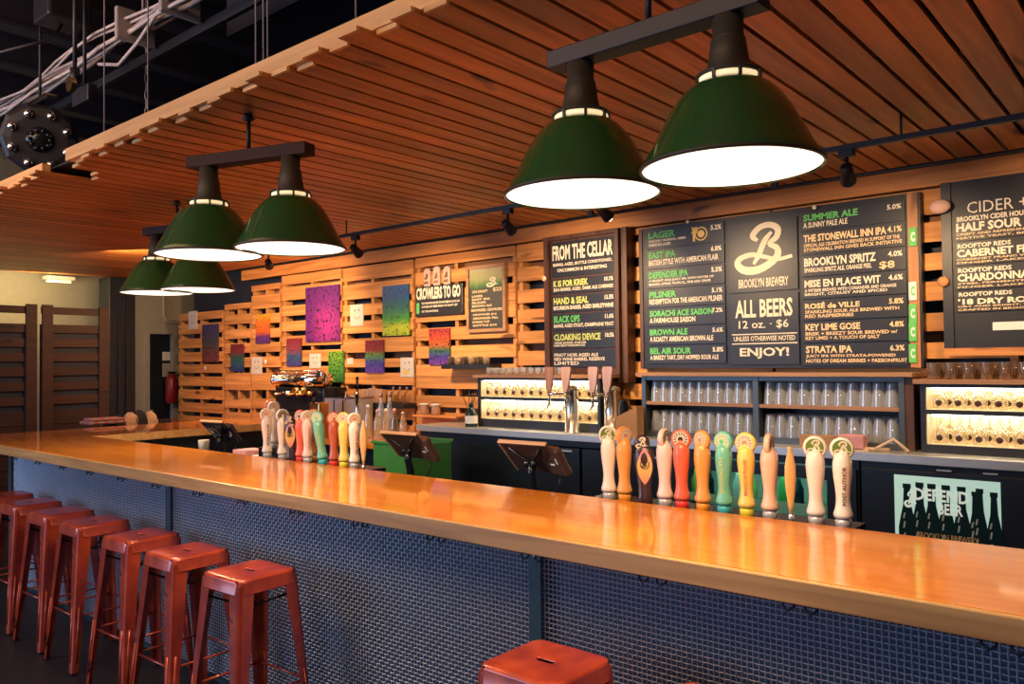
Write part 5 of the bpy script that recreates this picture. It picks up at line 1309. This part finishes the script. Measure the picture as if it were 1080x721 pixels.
# ================================================================== LEFT BACKGROUND
SXX = -9.0
def screen(pxa, pxb, label):
    a = at(pxa, 321, x=SXX); b = at(pxb, 329, x=SXX); y0, y1 = a.y, b.y; top = 2.24
    t = thing('pallet_screen', label, 'wooden screen', (SXX, (y0+y1)/2, 0)); o3 = -t.location
    q = MB()
    q.box(SXX, SXX+.02, y0, y1, top-.075, top)
    z = top-.075-.105
    lv = 0
    while z > .1:
        if lv < 6: q.box(SXX, SXX+.02, y0, y1, z-.085, z); z -= .085+.062
        else: q.box(SXX, SXX+.02, y0, y1, z-.14, z); z -= .146
        lv += 1
    q.build('slat', 'dark_wood', t, loc=o3)
    for yy in (y0, y1-.10): B('stile', 'dark_wood', t, SXX+.021, SXX+.05, yy, yy+.10, 0, top+.02).location = o3
    B('rear_sheet', 'navy', t, SXX-.03, SXX-.005, y0, y1, 0, top-.12 - .06).location = o3
    return t
screen(-70, 37.5, 'dark slatted wooden screen cut by the left picture edge')
screen(43, 113, 'dark slatted wooden screen beside the dark metal column')
q = MB(); a = at(115, 380, x=-10.2); b = at(143, 380, x=-10.2)
q.box(-10.5, -10.2, a.y, b.y, 0, CEIL-.0, bev=.01)
for yy in (.3, .6): q.box(-10.2, -10.17, a.y+(b.y-a.y)*yy, a.y+(b.y-a.y)*yy+.05, 0, CEIL-.01)
tag(q.build('dark_column', 'cooler'), 'dark blue black column between the slatted screen and the doorway', 'column')
# conduit on the wall
p0 = at(173, 318, x=-10.96); p1 = at(186, 340, x=-10.96); q = MB()
q.tube([(-10.97, p0.y, 4.2), (-10.97, p0.y, p1.z+.10), (-10.97, p0.y+.03, p1.z+.03), (-10.97, p0.y+.10, p1.z), (-10.97, 6.2, p1.z)], .022, 8)
tag(q.build('wall_conduit', 'cable'), 'bent grey conduit on the pale wall above the far doorway', 'pipe')
# signs on the door side
p0 = at(173, 371, x=-11.06); p1 = at(178, 380, x=-11.06)
tag(B('door_notice', 'white', None, -11.069, -11.060, p0.y-.02, p1.y+.02, p1.z, p0.z), 'white notice on the upper part of the dark far door', 'notice')
p0 = at(173, 383, x=-11.06); p1 = at(178, 397, x=-11.06)
tag(B('door_notice', 'ferr_grey', None, -11.069, -11.060, p0.y-.02, p1.y+.02, p1.z, p0.z), 'grey notice on the dark far door below the white one', 'notice')
# extinguisher
p = at(181, 420, x=-10.88); zt_ = at(181, 398, x=-10.88).z; zb_ = at(181, 425, x=-10.88).z
t = thing('fire_extinguisher', 'red fire extinguisher on the wall beside the far doorway', 'fire extinguisher', (-10.88, p.y, zb_))
q = MB(); q.lathe([(.07, 0), (.08, .02), (.08, .33), (.05, .39), (.025, .41)], n=20); q.build('cylinder', 'red_ext', t)
q = MB(); q.box(-.02, .02, -.05, .05, .41, .44, bev=.004); q.tube([(0, .04, .43), (0, .10, .38), (0, .095, .12)], .010, 8); q.box(-.115, -.081, -.03, .03, .1, .3); q.build('valve_and_hose', 'black', t)
# fluorescent fitting beyond the canopy
pf = at(62, 303, z=2.58)
t = thing('tube_light', 'lit tube light fitting under the low ceiling at the far left', 'light fitting', (-10.72, at(62, 303, x=-10.72).y, 2.70))
pass
q = MB(); q.box(-.08, .08, -.16, .16, 0, .04); q.cyl((0, -.1, .04), (0, -.2, 4.5-2.70), .006, 6); q.cyl((0, .1, .04), (0, .1, 4.5-2.70), .006, 6); q.build('housing', 'white', t)
q = MB(); q.cyl((0, -.14, -.02), (0, .14, -.02), .014, 12); q.build('tube', 'tube', t)
# clothes and cloth on the far return
p = at(105, 447, z=BZ)
t = thing('folded_cloth', 'folded red and grey checked cloth on the far left bar return', 'cloth', (at(104, 446, z=BZ).x+.15, at(104, 446, z=BZ).y-.02, BZ+.001))
def chk(N, L, b):
    tc = N.new('ShaderNodeTexCoord'); c = N.new('ShaderNodeTexChecker'); c.inputs['Scale'].default_value = 22; c.inputs[1].default_value = (.42, .09, .08, 1); c.inputs[2].default_value = (.30, .22, .20, 1); L.new(tc.outputs['Object'], c.inputs[0]); L.new(c.outputs[0], b.inputs['Base Color'])
M['check'] = paint('red checked cloth', chk)
q = MB(); q.box(-.13, .13, -.17, .17, 0, .03, bev=.012); q.build('lower_fold', 'check', t)
q = MB(); q.box(-.11, .12, -.14, .15, .0305, .058, bev=.012); q.build('upper_fold', 'check', t)
# bench back with garments beyond the return
ya = at(120, 440, x=-8.2).y; yb = at(160, 440, x=-8.2).y
t = thing('high_bench', 'dark high backed bench beyond the left end of the bar', 'bench', (-8.2, (ya+yb)/2, 0)); o3 = -t.location
B('seat', 'black', t, -8.6, -8.22, ya-.1, yb+.2, .62, .66).location = o3
B('backrest', 'black', t, -8.215, -8.185, ya-.1, yb+.2, .66, 1.06).location = o3
for yy in (ya-.08, yb+.14):
    for xx in (-8.58, -8.25): B('leg', 'black', t, xx, xx+.04, yy, yy+.04, 0, .619).location = o3
def garment(px, mt, h, w, label):
    p = at(px, 440, x=-8.2); g = MB(); n = 20; vs = []; m_ = 12
    for i in range(m_+1):
        v = i/m_
        # a profile that hangs down, goes over the back and down the other side
        ang = PI*v; xx = .075*math.cos(ang)+(.0 if .1 < v < .9 else 0); zz = h-.14*(abs(v-.5)*2)**2.2-(.12 if v in (0, 1) else 0)
        for j in range(n+1):
            u = (j/n-.5)*2; vs.append((-8.2+xx*(1+.15*math.sin(j*1.9)), p.y+u*w*(1+.12*math.sin(v*7)), zz-.05*abs(u)**3+.012*math.sin(j*1.3+i*.7)))
    fs = [(i*(n+1)+j, i*(n+1)+j+1, (i+1)*(n+1)+j+1, (i+1)*(n+1)+j) for i in range(m_) for j in range(n)]
    g.add(vs, fs, 0, True); o_ = g.build('draped_coat', mt); tag(o_, label, 'coat')
garment(124, 'fabric_black', 1.13, .055, 'black garment draped over the bench back nearest the checked cloth')
garment(137, 'fabric_tan', 1.15, .062, 'larger tan garment draped between two black ones on the bench back')
garment(147, 'fabric_black', 1.17, .05, 'black garment draped on the bench back between the two tan ones')
garment(158, 'fabric_tan', 1.15, .05, 'small tan garment at the right end of the bench back by the doorway')
# little things by the left tablet
p = at(224, 472, z=1.02); 
t = thing('paper_cup', 'small cream cup standing behind the bar left of the black tablet stand', 'cup', (p.x-.02, 3.0, .92)); B('riser', 'black', t, -.05, .05, -.05, .05, -.16, -.0005); q = MB(); q.lathe([(.03, 0), (.04, .16)], n=18, capt=False); q.lathe([(.037, .158), (.028, .01)], n=18, capb=False); q.build('cup', 'cream', t)
p = at(255, 472, y=2.95)
t = thing('napkin_stack', 'stack of pink and white napkins behind the bar right of the black tablet stand', 'napkins', (p.x+.05, 3.0, .92)); B('riser', 'black', t, -.12, .12, -.08, .06, -.16, -.0005); q = MB(); q.box(-.12, .12, -.08, .08, 0, .10, bev=.01); q.build('stack', 'white', t); B('top_napkin', 'pinkpaper', t, -.115, .05, -.078, .078, .1005, .13)
q = thing('service_shelf', 'low steel work shelf behind the bar under the tablets', 'shelf', (-4.5, 2.95, 0)); o3 = -q.location
B('shelf_top', 'black', q, -6.5, -1.0, 2.90, 3.35, .73, .7595).location = o3
for xx in (-6.4, -3.2, -1.2): B('leg', 'black', q, xx, xx+.04, 3.27, 3.31, 0, .729).location = o3; B('leg', 'black', q, xx, xx+.04, 3.10, 3.14, 0, .729).location = o3

# ================================================================== LIGHT
def area(name, loc, target, size, sy, e, c, sp=None):
    ld = bpy.data.lights.new(name, 'AREA'); ld.shape = 'RECTANGLE'; ld.size = size; ld.size_y = sy; ld.energy = e; ld.color = c
    if sp: ld.spread = sp
    lo = bpy.data.objects.new(name, ld); col.objects.link(lo); lo.location = loc; lo.rotation_euler = (Vector(target)-Vector(loc)).to_track_quat('-Z', 'Y').to_euler(); return lo
# daylight through the street windows behind and to the left of the camera
area('window_daylight', (-7.0, -4.2, 2.2), (-3.0, 2.0, .8), 5, 2.6, 220, (.46, .64, 1))
area('window_daylight', (1.5, -4.4, 2.2), (-1.5, 2.0, .9), 4, 2.6, 28, (.55, .72, 1))
# lamps hanging over the drinking area on the camera's side
area('room_lamps', (-3.5, -.8, 3.9), (-3.5, 2.2, .9), 7, 1.2, 75, (1, .56, .28))
# reflected lamp light off the bar reaching the canopy comes from the renderer; a warm area light aims at the left pallets
area('aisle_area_light', (-7.4, 3.6, 2.60), (-8.4, 5.1, 1.6), 1.2, .3, 30, (1, .6, .3))
area('far_room_lamp', (-10.3, 3.4, 2.55), (-11, 3.6, 2.7), .8, .2, 10, (1, .75, .30))
area('deck_fill', (-6.0, .2, 3.4), (-7.5, 2.5, 4.5), 3, 1, 26, (1, .62, .42))  # added warm fill with no fitting, lifts the dark ceiling deck
w = bpy.data.worlds.new('world'); sc.world = w; w.use_nodes = True
w.node_tree.nodes['Background'].inputs[0].default_value = (.12, .20, .45, 1); w.node_tree.nodes['Background'].inputs[1].default_value = .03
sc.view_settings.view_transform = 'Standard'; sc.view_settings.look = 'None'; sc.view_settings.gamma = 1; sc.view_settings.use_curve_mapping = False
sc.view_settings.exposure = .25
